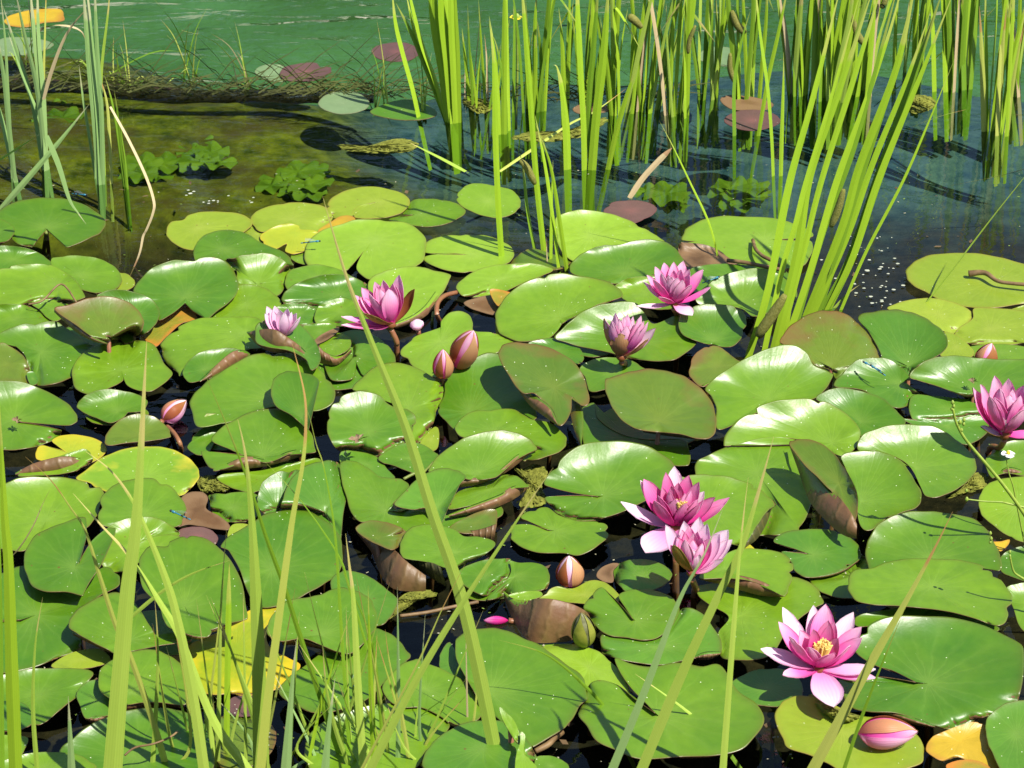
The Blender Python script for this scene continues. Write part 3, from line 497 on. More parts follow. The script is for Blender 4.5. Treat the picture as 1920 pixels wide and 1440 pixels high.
P('wide pad with a brown rolled front edge, left of centre', 'D', '1192,375 1250,300 1340,250 1430,210 1510,198 1620,212 1700,270 1755,350 1772,420 1765,445 1640,450 1510,500 1380,490 1215,548 1165,510 1130,445 1180,440 1300,450 1370,460! 1290,425', (1480,470), 'g', 2.6, sy=.05, b=.04, flap=[dict(rim='1222,540 1310,495 1400,470 1505,487 1620,442 1700,430 1768,438', bot='1225,548 1330,542 1500,522 1650,482 1767,447', hb=.015)])
P('small upright leaf with a white vertical shine', 'D', '1525,80 1550,20 1610,-10 1700,-5 1790,30 1785,100 1765,190 1740,300 1725,310 1640,235 1560,190 1530,140', (1700,250), 'g', 4.4, sy=.12, b=.03, l=.09, r=.14, w=.02)
P('dark upright leaf half left of the shadow slit', 'D', '1450,690 1480,610 1560,555 1650,543 1690,560 1620,660 1590,720 1560,775 1500,795 1445,740', (1560,760), 'gd', 3.4, sy=.1)
P('dark upright leaf half right of the shadow slit', 'D', '1595,690 1640,590 1720,520 1820,492 1900,500 1950,550 1955,650 1930,800 1910,950 1850,850 1750,790 1620,780 1580,760', (1830,780), 'gd', 3.6, sy=.12, b=.03)
P('large plain pad with rusty blotch behind the left grasses', 'D', '1240,970 1300,910 1400,850 1500,790 1620,768 1740,780 1850,840 1910,920 1930,1030 1900,1130 1830,1180 1720,1240 1650,1280 1550,1310 1450,1310 1390,1220 1350,1110 1290,1000', (1530,1100), 'g', 2.0, b=.03)

P('large pad behind the crossing grass with cut right rim', 'E', '60,90 110,30 200,-45 330,-58 450,-20 530,35 585,55 605,120 570,170 535,205 530,240 500,320 460,375 400,380 380,250 300,190 250,110 150,95', (380,200), 'g', 2.4, sy=.06, b=-.01, r=.06)
P('small yellow green pad right of the dead flower pad', 'E', '490,330 530,300 550,330 540,420 480,440 440,400', None, 'gy', .9, flat=1)
P('pad with a withered brown flower lying on it', 'E', '-70,210 -20,140 60,105 130,100 210,120 250,160 310,195 380,205 418,245 410,300 380,360 310,420 200,465 100,450 0,440 -60,380 -80,300', (150,330), 'g', 3.0, sy=.05, b=.08, w=.022)
P('far half of the pad in the shadow of the tall bronze leaf', 'E', '540,205 580,120 585,40 650,-30 740,-85 850,-120 930,-80 1000,20 1060,120 1100,240 1000,290 850,300 700,360 650,340 590,270', (720,220), 'g', 1.8, b=.05)
P('pad with dry brown scrap right of the tall bronze leaf', 'E', '1340,210 1420,165 1440,250 1550,330 1700,370 1900,370 1950,400 1960,500 1900,520 1700,480 1500,420 1380,410 1350,330', None, 'g', 1.2, flat=1)
P('front lobe with light rim under the tall bronze leaf', 'E', '640,320 660,270 720,220 820,205 950,198 1020,230 1080,260 1180,280 1250,340 1268,390 1240,430 1150,470 1060,490 1000,480 950,400 800,355 690,360', (860,330), 'g', 2.8, b=.03)
P('tall bronze leaf with brown curling front sides', 'B', '885,960 910,920 980,905 1080,915 1180,940 1290,1000 1360,1090 1390,1190 1390,1250 1350,1260 1300,1215 1290,1300 1230,1375 1180,1290 1090,1195 1020,1190 960,1120 900,1020', (1200,1160), 'b', 6.0, sy=.13, b=.02, w=.02, flap=[dict(rim='950,1105 1030,1190 1100,1215 1180,1275 1222,1370', bot='965,1125 1050,1250 1130,1315 1222,1378', hb=.045), dict(rim='1275,1178 1340,1240 1362,1330 1352,1480', bot='1272,1182 1285,1290 1310,1400 1345,1492', hb=.03)])
P('bronzed leaf with yellow eye standing beside its dark shadow', 'B', '1485,1115 1530,1100 1620,1070 1730,1055 1850,1070 1950,1110 2050,1190 2100,1290 2110,1370 2080,1440 2000,1445 1900,1420 1700,1400 1600,1360 1530,1280 1490,1190', (1790,1350), 'b', 5.4, sy=.11, b=.02, w=.02, flap=[dict(rim='1690,1398 1800,1408 1900,1420 2000,1446', bot='1700,1412 1800,1428 1900,1440 2000,1452', hb=.02)])
P('low pad below the pad with the withered flower', 'E', '0,440 100,440 200,470 260,540 300,590 200,600 100,520 0,510', None, 'gd', 1.0)
P('pad in the middle with yellow stalk crossing below it', 'E', '210,470 300,410 380,388 460,400 520,440 545,465 500,530 450,580 400,560 300,520 230,500', None, 'g', 1.4)
P('narrow pad with long olive brown rolled front, centre', 'E', '600,760 640,680 720,640 850,600 920,570 990,580 1040,620 1050,640 950,645 880,695 800,725 700,750', (850,650), 'g', 2.4, flap=[dict(rim='600,797 680,765 800,720 900,680 960,640 1052,625', bot='610,810 720,792 850,762 980,702 1056,640', hb=.012)], u='u')
P('wavy pad with glossy brown spotted front, centre left', 'E', '0,500 80,495 160,540 220,580 300,590 350,600 380,635 330,690 290,740 330,775 450,750 540,850 470,860 380,890 300,870 180,830 110,835 60,790 30,700 0,600', (250,775), 'g', 2.6, b=.03, f=.02, w=.03)
P('glossy cupped leaf with brown rolled rim, centre', 'E', '490,550 530,480 600,420 700,360 820,325 930,322 1020,345 1080,390 1100,425 1060,445 980,490 890,570 840,590 740,600 660,580 560,565', (760,570), 'g', 3.4, sy=.06, b=.06, flap=[dict(rim='700,590 840,583 920,520 1000,455 1102,425', bot='650,645 760,627 860,592 950,542 1050,462 1102,432', hb=.02)])
P('folded leaf with white lit spine behind the crossing grass', 'E', '300,740 340,680 420,600 500,550 590,533 660,550 702,580 670,620 640,680 600,760 560,852 540,850 480,760 400,765', (540,760), 'gd', 4.0, sy=.12, r=.16, b=.03, w=.016)
P('crumpled leaf with pale torn brown edge beside dark water', 'E', '610,865 700,810 800,770 870,768 875,830 860,875 760,900 660,895', None, 'b', 1.6, flap=[dict(rim='650,885 760,885 872,850', bot='690,925 780,945 858,948', hb=.003)])
P('big pad with broad white shine left of the dark pink flower', 'E', '1140,615 1170,560 1230,490 1330,410 1450,382 1570,382 1700,400 1800,450 1865,510 1880,600 1800,660 1700,720 1600,770 1500,805 1400,822 1300,822 1220,790 1170,740 1145,700 1200,690 1350,685 1442,691! 1300,670 1180,640', (1475,690), 'g', 2.4, sy=.045, b=.085, w=.02, flap=[dict(rim='1225,792 1300,822 1420,822 1500,803 1595,768', bot='1225,797 1300,832 1420,835 1500,817 1592,792', hb=.01)])
P('oval pad with clean notch in dark water, centre', 'E', '955,905 950,870 972,852 1060,850 1165,880! 1050,830 1010,810 1040,780 1100,760 1160,755 1230,800 1330,830 1450,835 1495,860 1498,920 1440,970 1340,1022 1250,1012 1100,1005 1010,975 960,935', (1200,885), 'g', 1.2, b=.02)
P('brown cone shaped leaf standing in the gap, lower centre', 'E', '80,872 150,830 240,835 320,860 368,900 340,950 290,992 210,965 140,930', (200,930), 'b', 4.4, sy=.1, flap=[dict(rim='80,872 150,935 290,992 360,1055 475,1140', bot='90,905 170,1010 220,1130 300,1215 475,1228', hb=.003, lean=.5)])
P('deep green pad left of the brown cone leaf, behind grass', 'H', '-60,400 0,335 80,335 170,370 250,430 315,490 300,550 250,620 190,640 100,620 0,600', None, 'gd', 1.4, b=.03)
P('round pad over brown folded front, under the crossing grass', 'E', '330,980 345,920 390,870 460,850 560,855 640,880 690,915 780,920 865,950 820,1010 700,1070 600,1095 500,1065 400,1050 340,1030', (640,1010), 'g', 3.4, b=.02, flap=[dict(rim='333,1022 420,1050 520,1072 562,1098', bot='345,1065 430,1105 520,1160 590,1200', hb=.012)], u='ud')
P('pad left of two in dark water by the orange bud', 'E', '640,1130 700,1085 800,1050 900,1042 950,1045 955,1080 940,1140 900,1190 850,1220 815,1250 750,1230 690,1190 660,1160', None, 'g', 2.0)
P('pad with brown rim just left of the orange bud', 'E', '820,1272 860,1220 930,1160 955,1110 950,1055 1000,1065 1090,1065 1150,1090 1170,1130 1165,1190 1120,1220 1020,1230 950,1240 870,1265', (980,1140), 'g', 1.6, r=.05, flap=[dict(rim='950,1228 1050,1222 1165,1195', bot='960,1260 1050,1255 1150,1225', hb=.004)])

P('broad pad behind the tall folded leaf, lying in its shadow', 'F', '75,505 120,470 230,420 330,370 450,350 570,348 650,372 720,450 740,600 720,750 660,860 640,890 500,910 390,905 250,850 100,700 70,580', (420,560), 'g', 2.0, b=.075)
P('pad with curved crest and dull gloss left of the right edge flower', 'F', '750,140 800,100 880,80 960,90 1060,115 1140,150 1210,220 1255,280 1150,320 1000,350 960,300 900,220 800,170', (1000,270), 'g', 3.0, sy=.06, b=.085)
P('very large glossy pad with white streak behind the folded leaf', 'F', '225,400 260,320 340,240 440,180 560,148 700,142 820,165 910,220 975,280 1000,330 985,400 950,440 890,465 780,430 680,380 560,360 430,365 300,400', (840,395), 'g', 3.2, sy=.08, b=.085, r=-.04, w=.018)
P('very broad pad right of the tall folded leaf', 'F', '985,430 1000,360 1060,320 1180,290 1310,288 1420,300 1510,350 1570,400 1640,470 1650,540 1600,610 1540,650 1440,695 1370,690 1340,640 1290,540 1220,480 1100,435', (1310,535), 'g', 2.2, b=.075)
P('pad with pale brown fold under the tiny white flower', 'F', '1700,500 1730,450 1810,390 1900,375 2000,390 2080,460 2050,560 1920,575 1830,560 1780,570 1735,585', None, 'g', 1.6, flap=[dict(rim='1770,565 1830,530 1920,550', bot='1775,578 1840,582 1925,580', hb=.005)])
P('round flat pad cut by the right edge, stems across it', 'F', '1665,720 1690,650 1750,605 1850,585 1950,580 2100,620 2150,750 2080,900 1930,945 1850,925 1740,850 1680,790', (1890,740), 'gl', 1.2, flat=1)
P('small yellow scrap of leaf by the round flat pad', 'F', '1745,950 1790,945 1838,935 1830,965 1790,1000 1770,985', None, 'yo', .8, flat=1, name='dead_leaf', cat='dead leaf', group='dead leaves')
P('pad at right edge below the yellow scrap', 'F', '1790,1030 1860,985 1950,970 2100,1000 2150,1100 2000,1180 1870,1150 1790,1110', None, 'g', 1.4)
P('shaded pad at the right edge behind the stacked pads', 'F', '1815,1215 1850,1190 1960,1180 2100,1250 2150,1400 2000,1480 1900,1430 1860,1320 1815,1240', None, 'g', 1.6)
P('pad with a deep shaded fold right of the tall folded leaf', 'F', '890,465 960,440 1060,433 1130,445 1200,470 1260,530 1310,610 1345,690 1320,750 1240,780 1110,840 1060,882 1010,870 985,800 985,700 960,600 930,540', (1000,720), 'g', 3.4, sy=.06, b=.06, r=.14, w=.012)
P('pad behind both open flowers with its right side curling down', 'F', '-60,600 60,570 170,572 290,585 400,630 480,690 517,740 470,780 410,870 345,965 200,940 60,900 -100,800', (150,760), 'g', 3.0, sy=.03, b=.05, flap=[dict(rim='520,738 440,790 390,870 345,962', bot='500,765 470,850 420,930 350,985', hb=.01, lean=.3)], u='ud')
P('tall folded leaf showing its brown back, right of open flowers', 'F', '600,400 620,380 680,368 780,395 860,460 930,560 975,660 985,750 970,830 940,800 900,730 830,660 750,575 690,520', (880,620), 'b', 6.5, sy=.14, b=.02, r=.14, flap=[dict(rim='598,402 700,515 760,572 850,672 900,722 950,790 980,850', bot='606,425 655,560 700,690 745,765 850,872 920,918 978,930', hb=.03, lean=.3)])
P('oval notched pad in the dark gap below the folded leaf', 'F', '510,945 560,900 650,880 760,875 870,890 950,930 995,980 1000,1030 960,1070 880,1110 760,1145 690,1145 630,1110 610,1060 555,1005 620,1005 702,1013! 600,975', (735,1020), 'gd', 1.4, b=.03, flap=[dict(rim='690,1146 800,1135 900,1102 998,1040', bot='690,1154 800,1148 910,1115 1000,1050', hb=.004)])
P('yellow edged pad scrap behind the rolled pad by the flowers', 'F', '330,1010 360,955 410,990 440,1010 380,1060', None, 'y', 1.0, flat=1)

P('low pad under the tall flower stalk with rusty spots', 'I', '80,420 200,400 400,400 620,365 720,400 770,450 790,510 740,540 600,650 500,800 380,830 230,825 210,780 200,680 260,590 150,520 90,470', (330,580), 'g', 1.4, b=.02)
P('pad with a brown rolled front in front of the pale pink flower', 'I', '95,370 150,300 250,230 340,205 450,210 560,230 620,290 620,340 600,420 574,470 530,455 450,410 350,380 220,372', (230,320), 'g', 4.0, b=.02, r=.03, flap=[dict(rim='110,374 220,360 330,362 450,395 530,440 574,468', bot='92,380 200,405 330,442 450,472 562,478', hb=.022)])
P('upper pad of the stacked pair at the right, white back rim', 'F', '1030,1000 1045,930 1100,850 1180,800 1280,778 1400,775 1500,790 1620,810 1700,870 1760,960 1790,1050 1785,1110 1700,1090 1500,1080 1300,1080 1180,1090 1080,1095 1045,1100', (1400,1050), 'g', 2.8, sy=.04, b=.07)
P('thin pad edge between the stacked pair and the big lower pad', 'I', '975,590 1050,565 1200,540 1400,530 1600,560 1780,650 1700,680 1500,640 1200,620 1050,640 975,640', None, 'g', 1.2)
P('lower pad of the stacked pair at the right, striped with grass shadow', 'F', '930,1170 960,1110 1060,1095 1160,1060 1300,1040 1440,1045 1560,1050 1680,1080 1780,1150 1840,1230 1855,1290 1830,1370 1770,1420 1650,1380 1500,1340 1250,1310 1080,1300 980,1280 935,1220', (1400,1200), 'g', 3.6, b=.01, r=.03)
P('small round half shaded pad beside the tall flower stalk', 'H', '1530,330 1560,290 1650,265 1760,275 1830,310 1860,350 1830,400 1750,440 1670,458 1590,440 1545,390', None, 'gd', 2.2, flat=1)
P('brown ring shaped pad rim left of the small round pad', 'H', '1435,360 1460,315 1520,288 1562,292 1530,330 1530,390 1480,392', None, 'br', .9, flat=1)
P('glossy yellow folded pad behind the orange bud pad', 'H', '1110,490 1200,420 1300,430 1400,385 1480,395 1550,450 1565,500 1500,530 1400,520 1300,510 1180,510', None, 'gy', 1.4, b=.05)
P('pad with pointed lobe and notch right of the brown standing leaf', 'H', '1365,545 1380,500 1430,445 1465,423 1510,460 1570,520 1640,602! 1600,540 1560,470 1620,440 1720,435 1820,460 1880,500 1900,560 1850,650 1780,705 1700,720 1600,705 1500,690 1430,640', (1655,610), 'g', 2.2, b=.03)
P('dark wide pad crossed by the pale blue green blade', 'H', '1460,770 1465,690 1560,700 1700,725 1790,710 1860,640 1910,550 1960,540 2040,580 2120,690 2140,770 2110,800 2000,820 1900,840 1790,860 1650,845 1540,820 1480,800', (1800,760), 'gd', 1.6, flap=[dict(rim='1980,815 2050,790 2138,790', bot='1980,828 2060,832 2120,810', hb=.008)])
PADS[-1], PADS[-2] = PADS[-2], PADS[-1]
P('yellow green pad half hidden behind the large front pad', 'H', '1105,742 1200,735 1320,745 1440,780 1500,830 1570,900 1620,1000 1600,1040 1500,1000 1380,980 1300,900 1200,820', None, 'gl', 1.4)
P('brown leaf standing on edge beside the olive seed pod', 'H', '940,470 1000,450 1110,445 1130,470 1080,490 1000,495', None, 'gl', 2.0, flap=[dict(rim='910,445 960,482 1010,500 1150,490 1280,515 1372,558 1398,592', bot='915,480 960,600 1040,712 1110,737 1220,732 1300,720 1360,650', hb=.003, lean=.35)])
P('big glossy pad with deep curved notch, bottom right of centre', 'H', '1335,1130 1370,1050 1400,965 1470,948 1560,975 1650,1050 1766,1130! 1700,1060 1640,1000 1580,920 1540,840 1545,820 1620,850 1740,870 1880,845 2020,870 2130,860 2230,1000 2330,1080 2382,1165 2330,1260 2250,1330 2100,1370 1920,1375 1700,1388 1560,1345 1440,1290 1380,1200', (1790,1150), 'g', 2.0, l=.07, b=.02, flap=[dict(rim='1900,1360 2050,1355 2200,1345', bot='1900,1385 2050,1382 2200,1358', hb=.006)])
P('yellow green pad with algae under the lying bud', 'I', '520,1170 540,1090 590,1050 680,1032 800,1060 950,1130 1100,1160 1250,1200 1330,1270 1358,1340 1340,1410 1200,1460 1050,1490 900,1460 800,1405 700,1362 600,1330 560,1270', (900,1230), 'gy', 1.4, flat=1)
P('huge pad with grass shadows and folded right rim, lower right', 'I', '970,780 1000,680 1060,630 1150,590 1300,580 1450,590 1600,610 1750,660 1880,730 1920,800 1912,960 1880,1080 1810,1140 1700,1150 1560,1210 1490,1220 1350,1180 1200,1130 1050,1120 950,1100 890,1000 885,945 960,950 1100,925 1312,956! 1180,890 1080,860', (1380,965), 'g', 2.6, sy=.03, b=.065, r=.04, flap=[dict(rim='1000,1108 1150,1118 1300,1160 1420,1205', bot='1000,1118 1150,1145 1300,1195 1420,1215', hb=.014)])
P('dead yellow and brown leaf in the bottom right corner', 'I', '1370,1340 1400,1270 1480,1230 1560,1200 1640,1180 1700,1200 1720,1300 1790,1440 1700,1460 1560,1380 1460,1400', (1560,1290), 'yo', 1.0, f=.03, name='dead_leaf', cat='dead leaf', group='dead leaves')
P('brown yellow dead leaf scrap on the bottom edge', 'I', '1480,1430 1560,1395 1660,1400 1730,1440 1700,1500 1560,1500', None, 'or', .8, flat=1, name='dead_leaf', cat='dead leaf', group='dead leaves')
P('shaded pad in the right bottom corner', 'I', '1705,1190 1720,1150 1790,1090 1880,1060 2000,1070 2150,1150 2150,1400 2000,1500 1820,1480 1740,1350 1710,1270', None, 'gd', 2.0)

P('raised pad with red rim edge in front of the broad low pad', 'G', '385,640 400,590 460,530 560,475 660,452 740,490 800,570 850,650 880,690 960,680 1070,690 1065,725 900,750 730,785 650,795 600,770 500,720 430,680', (730,720), 'g', 3.2, sy=.04, b=.03, flap=[dict(rim='405,680 500,692 600,722 640,758', bot='410,692 500,737 600,783 645,794', hb=.014)])
P('big upright leaf facing the viewer with split base, lower left', 'G', '785,290 800,230 850,190 940,195 960,160 1040,135 1120,140 1210,180 1280,250 1350,370 1380,500 1393,580 1370,608 1290,625 1190,662 1120,640 1075,600 1057,562! 1085,630 1130,655 1190,668 1160,702 1090,692 960,655 920,600 890,520 800,420', (1040,530), 'g', 6.5, sy=.14, b=.02, w=.01, flap=[dict(rim='1190,660 1290,622 1393,580', bot='1195,678 1290,648 1385,604', hb=.05), dict(rim='1000,665 1090,690 1160,700', bot='1000,672 1090,712 1150,712', hb=.05)])
P('low left pad cut by a straight edge, above dark water', 'G', '-100,960 120,890 300,878 510,890 500,950 440,1030 350,1100 240,1190 150,1180 20,1150 -120,1100', None, 'g', 1.4)
P('small pad with brown under rim left of the red rimmed pad', 'G', '430,1020 480,960 550,945 640,980 690,1060 620,1140 540,1150 480,1160 450,1090', None, 'gd', 1.6, flap=[dict(rim='480,1158 540,1150 620,1135', bot='485,1172 540,1190 620,1160', hb=.004)])
P('pad with red brown rolled rim and grass shadows, lower left', 'G', '560,900 600,850 720,790 830,772 920,790 1000,840 1060,900 1085,970 1060,1040 1032,1085 900,1070 800,1072 690,1085 640,1060 560,1000', (730,1020), 'g', 3.2, b=.02, flap=[dict(rim='690,1075 800,1062 900,1058 1036,1085', bot='690,1128 800,1106 900,1095 1036,1106', hb=.016)])
P('small dark pad at the left bottom edge', 'G', '-80,1100 0,1065 120,1070 175,1120 188,1180 120,1222 0,1242 -80,1222', None, 'gd', 1.8)
P('narrow pad at the left bottom, below the small dark pad', 'G', '-100,1260 60,1255 155,1270 140,1330 110,1370 0,1410 -100,1400', None, 'g', 1.2)
P('dark reddish pad in the gap between the grass stems', 'G', '1200,1200 1280,1140 1420,1130 1520,1190 1555,1270 1500,1380 1350,1450 1230,1420', None, 'b', 1.0)
P('drowned wine red pad piece below the yellow pad', 'G', '1290,1060 1340,1035 1430,1040 1440,1130 1360,1150 1290,1130', None, 'rp', .4, flat=1)
P('big glossy pad at the bottom left behind the grass', 'G', '330,1360 400,1280 520,1190 680,1125 860,1100 1000,1115 1110,1150 1170,1210 1200,1330 1190,1450 1000,1560 600,1560 400,1480', (760,1380), 'g', 2.2, b=.07)
P('pad in the bottom left corner under the big glossy pad', 'G', '-50,1440 100,1370 250,1350 420,1360 500,1400 530,1450 300,1560 0,1540', None, 'g', 2.6)
P('pad at the lower middle behind the thin grass tuft', 'H', '170,650 250,670 320,720 370,780 388,820 340,870 250,950 150,1050 0,1110 -130,1130 -250,1090 -350,1020 -300,930 -200,860 -100,780 0,690 90,650', (60,880), 'g', 1.6, b=.02)
P('folded leaf shaded by grass with brown under edge, lower left', 'G', '1505,680 1530,580 1620,500 1720,480 1800,465 1880,430 1960,430 2060,470 2110,540 2120,620 2080,700 1980,790 1900,785 1800,745 1700,710 1580,725', (1810,690), 'g', 3.6, sy=.06, l=.12, b=.03, flap=[dict(rim='1580,702 1700,705 1800,742 1920,782', bot='1590,748 1700,752 1800,772 1920,805', hb=.016)])
P('small lobe beside the large front pad notch', 'H', '560,890 553,830 560,790 600,733 630,760 690,890 740,1000 650,970', None, 'gd', 1.4)
P('broad pad at the bottom among the thin grass', 'H', '-60,1160 100,1100 280,1075 450,1080 560,1130 610,1200 560,1270 470,1350 420,1440 200,1520 -100,1520 -200,1400 -180,1250', (250,1300), 'g', 1.6)
P('pale pad with bitten edge left of the large front pad', 'H', '235,970 290,900 350,850 395,835 430,828 480,850 560,880 640,920 700,960 740,1010 800,1100 780,1160 700,1190 620,1195 560,1150 450,1100 330,1095 250,1040', (480,1000), 'g', 2.0, b=.02)
P('largest front pad with leaf veins and wavy right rim', 'H', '640,740 660,700 740,660 840,650 920,665 1020,705 1110,745 1200,810 1290,870 1350,920 1370,960 1385,1040 1340,1090 1290,1180 1240,1220 1100,1310 1060,1310 960,1240 880,1160 800,1100 742,1002! 700,930 650,830', (840,1010), 'g', 2.4, b=.02, r=.03, w=.012)
P('pad at the bottom middle under a curled yellow leaf tip', 'H', '470,1360 520,1290 600,1230 700,1185 820,1170 920,1180 990,1220 1040,1270 1080,1340 1110,1420 1050,1500 800,1530 560,1510 460,1440', None, 'gd', 3.2, b=.02, l=.05)
P('small pad at the bottom edge right of the bottom middle pad', 'H', '1090,1390 1140,1370 1210,1380 1280,1430 1250,1500 1100,1500', None, 'g', 1.4)
P('curled yellow green leaf tip standing at the bottom middle', 'H', '890,1095 930,1130 970,1170 1000,1240 1005,1300 980,1290 930,1210 900,1150', None, 'gl', 6.0, sy=.1)
P('pale curled spotted leaf beside the curled yellow green tip', 'H', '1010,1235 1035,1260 1030,1330 1060,1390 1100,1440 1040,1480 980,1460 985,1360 1005,1300', None, 'gl', 5.0, sy=.1)

for i_, d_ in reversed(list(enumerate(PADS))): build_pad(d_, i_)
# ------------------------------------------------------------------ flowers and buds
def petal_mat(name, base, mid, tip, rough=.45):
    b = NB(name); u, v = b.uv(); r = b.rand(); g = b.geo()
    c = b.ramp(b.math('ADD', v, b.math('MULTIPLY', b.math('SUBTRACT', r, .5), .22)), [(.02, base), (.5, mid), (.93, tip)])
    st = b.math('POWER', b.math('ABSOLUTE', b.math('SINE', b.math('ADD', b.math('MULTIPLY', u, 26), b.math('MULTIPLY', b.noise(g, 60, 2), 2)))), 4)
    c = b.mix(b.math('MULTIPLY', st, .16), c, base); c = b.mix(b.math('MULTIPLY', b.noise(g, 120, 3), .25), c, mid)
    b.base(c, rough, .18); b.bump(st, .15, .0008); b.translucent((min(1, mid[0] * 1.08), mid[1], min(1, mid[2] * 1.1)), .44); return b.m
M['petal'] = petal_mat('pink petal', (.74, .035, .34), (.88, .20, .56), (.95, .76, .88))
M['petalw'] = petal_mat('pale petal', (.78, .18, .48), (.88, .58, .76), (.93, .89, .89))
M['petald'] = petal_mat('crimson petal', (.54, .012, .18), (.74, .07, .38), (.88, .42, .66))
M['sepal'] = petal_mat('olive sepal', (.34, .10, .05), (.30, .20, .045), (.26, .28, .05), .4)
M['sepalr'] = petal_mat('red brown sepal', (.32, .09, .05), (.36, .12, .04), (.42, .22, .07), .4)
M['sepalp'] = petal_mat('peach sepal', (.40, .12, .10), (.56, .30, .14), (.70, .48, .22), .4)
M['anther'] = plain('yellow anthers', (.75, .50, .10), (.85, .68, .25), 200, .6)
PROF = [(0, .34), (.15, .60), (.32, .86), (.5, 1), (.66, .96), (.8, .74), (.9, .46), (.97, .18), (1, .02)]
def petal(par, name, B, T, ax, wid, mi, mo, bulge=.10, cup=.3, rr=None, blunt=0):
    B, T = np.array(B), np.array(T); d = T - B; L = np.linalg.norm(d); d = d / L; ax = np.array(ax) / np.linalg.norm(ax)
    wd = np.cross(ax, d)
    if np.linalg.norm(wd) < .12: wd = np.array([1., 0, 0])
    wd /= np.linalg.norm(wd)
    if abs(d @ ax) > .55: wd = wd * (1 if wd[0] >= 0 else -1) * .5 + np.array([.5, .06, 0]); wd -= d * (wd @ d)
    wd /= np.linalg.norm(wd); n = np.cross(d, wd); n /= np.linalg.norm(n)
    hz = d - ax * (d @ ax)
    if (n @ ax < 0 if abs(d @ ax) <= .55 else n @ hz > 0): n = -n
    nu, nv = 7, 12; S = np.linspace(0, 1, nv); vs, uv = [], []
    for s in S:
        ww = wid / 2 * max(np.interp(s ** (1 + blunt), *zip(*PROF)), .52 * (1 - s * 2.2) if abs(d @ ax) > .55 else 0)
        for i in range(nu):
            x = -1 + 2 * i / (nu - 1)
            vs.append(B + d * L * s - n * bulge * L * math.sin(math.pi * s ** .9) + wd * ww * x + n * cup * ww * (x * x) + n * .012 * L * rr.uniform(-1, 1) * s); uv.append((i / (nu - 1), s))
    N = len(vs); vs += [v - n * .0006 for v in vs]; F, fm = [], []
    for j in range(nv - 1):
        for i in range(nu - 1):
            q = (j * nu + i, j * nu + i + 1, (j + 1) * nu + i + 1, (j + 1) * nu + i)
            F.append(q); fm.append(0); F.append(tuple(x + N for x in q[::-1])); fm.append(1)
        for i in (0, nu - 1):
            q = (j * nu + i, (j + 1) * nu + i, (j + 1) * nu + i + N, j * nu + i + N); F.append(q if i else q[::-1]); fm.append(1)
    return meshobj(name, vs, F, [mi, mo], par, fm=fm, uv=uv + uv)
def flower(label, reg, base, Rz, zb, plist, axis=(0, 0, 1), dark=False, stalk=None, stamens=None, seed=1, pale=()):
    rr = random.Random(seed); bx, by = full(reg, base); B = at_z(bx, by, zb); m = mpp(B) / REG[reg][2]; R = Rz * m
    o = tag(empty('water_lily', tuple(B)), label, 'water lily', 'pink water lilies in bloom')
    for k, it in enumerate(plist):
        ty_ = it[4] if len(it) > 4 else ''; tx, ty, wz, dz = it[:4]
        tp = full(reg, (tx, ty)); T = at_z(tp[0], tp[1], zb + dz * R); wv = wz * m * (1.22 if reg == 'M' else 1.38)
        d = T - B; off = d * .05
        if ty_ == 's': petal(o, 'sepal', B + d * .02, T, axis, wv, M['petalw'], M['sepal'], .12, .32, rr)
        elif ty_ == 'p': petal(o, 'sepal', B + d * .02, T, axis, wv, M['petalw'], M['sepalp'], .12, .32, rr)
        elif ty_ == 'r': petal(o, 'sepal', B + d * .02, T, axis, wv, M['sepalr'], M['sepalr'], .14, .5, rr)
        else:
            mm = M['petald'] if (dark and ty_ != 'w') or ty_ == 'd' else M['petalw'] if ty_ == 'w' else M['petal']
            petal(o, 'petal', B + off, T, axis, wv, mm, mm, .11 if dz > .3 else .05, .34 if dz > .3 else .2, rr)
    meshobj('receptacle', *lathe(B - np.array([0, 0, .007]), B + np.array([0, 0, .005]), .12 * R, [(0, .4), (.5, 1), (1, .7)]), M['sepal'], o)
    if stalk:
        s2 = full(reg, stalk); E = at_z(s2[0], s2[1], .0); tube('stalk', [tuple(B - np.array([0, 0, .01])), tuple((B + E) / 2 + np.array([.004, -.004, -.004])), tuple(E), (E[0], E[1] + .01, -.12)], .0045, M['stalk'], o)
    else: tube('stalk', [tuple(B - np.array([0, 0, .01])), (B[0] + .01, B[1] + .02, -.15)], .0045, M['stalk'], o)
    if stamens:
        s2 = full(reg, stamens[:2]); C = at_z(s2[0], s2[1], zb + stamens[2] * R); vs, F = [], []
        for k in range(90):
            a, q = rr.uniform(0, 6.28), math.sqrt(rr.uniform(.0, 1)) * stamens[3] * m
            tip = C + np.array([q * math.cos(a), q * math.sin(a) * .9, rr.uniform(-.003, .004)]); rt = B + (C - B) * .35 + (tip - C) * .5; wv = .0011
            i = len(vs); tg = np.array([-math.sin(a), math.cos(a), 0]) * wv; ra = np.array([math.cos(a), math.sin(a), 0]) * wv
            vs += [rt + tg, rt + ra, rt - tg - ra, tip + tg, tip + ra, tip - tg - ra]
            F += [(i, i + 1, i + 4, i + 3), (i + 1, i + 2, i + 5, i + 4), (i + 2, i, i + 3, i + 5), (i + 3, i + 4, i + 5)]
        meshobj('stamens', vs, F, M['anther'], o, smooth=False)
    return o
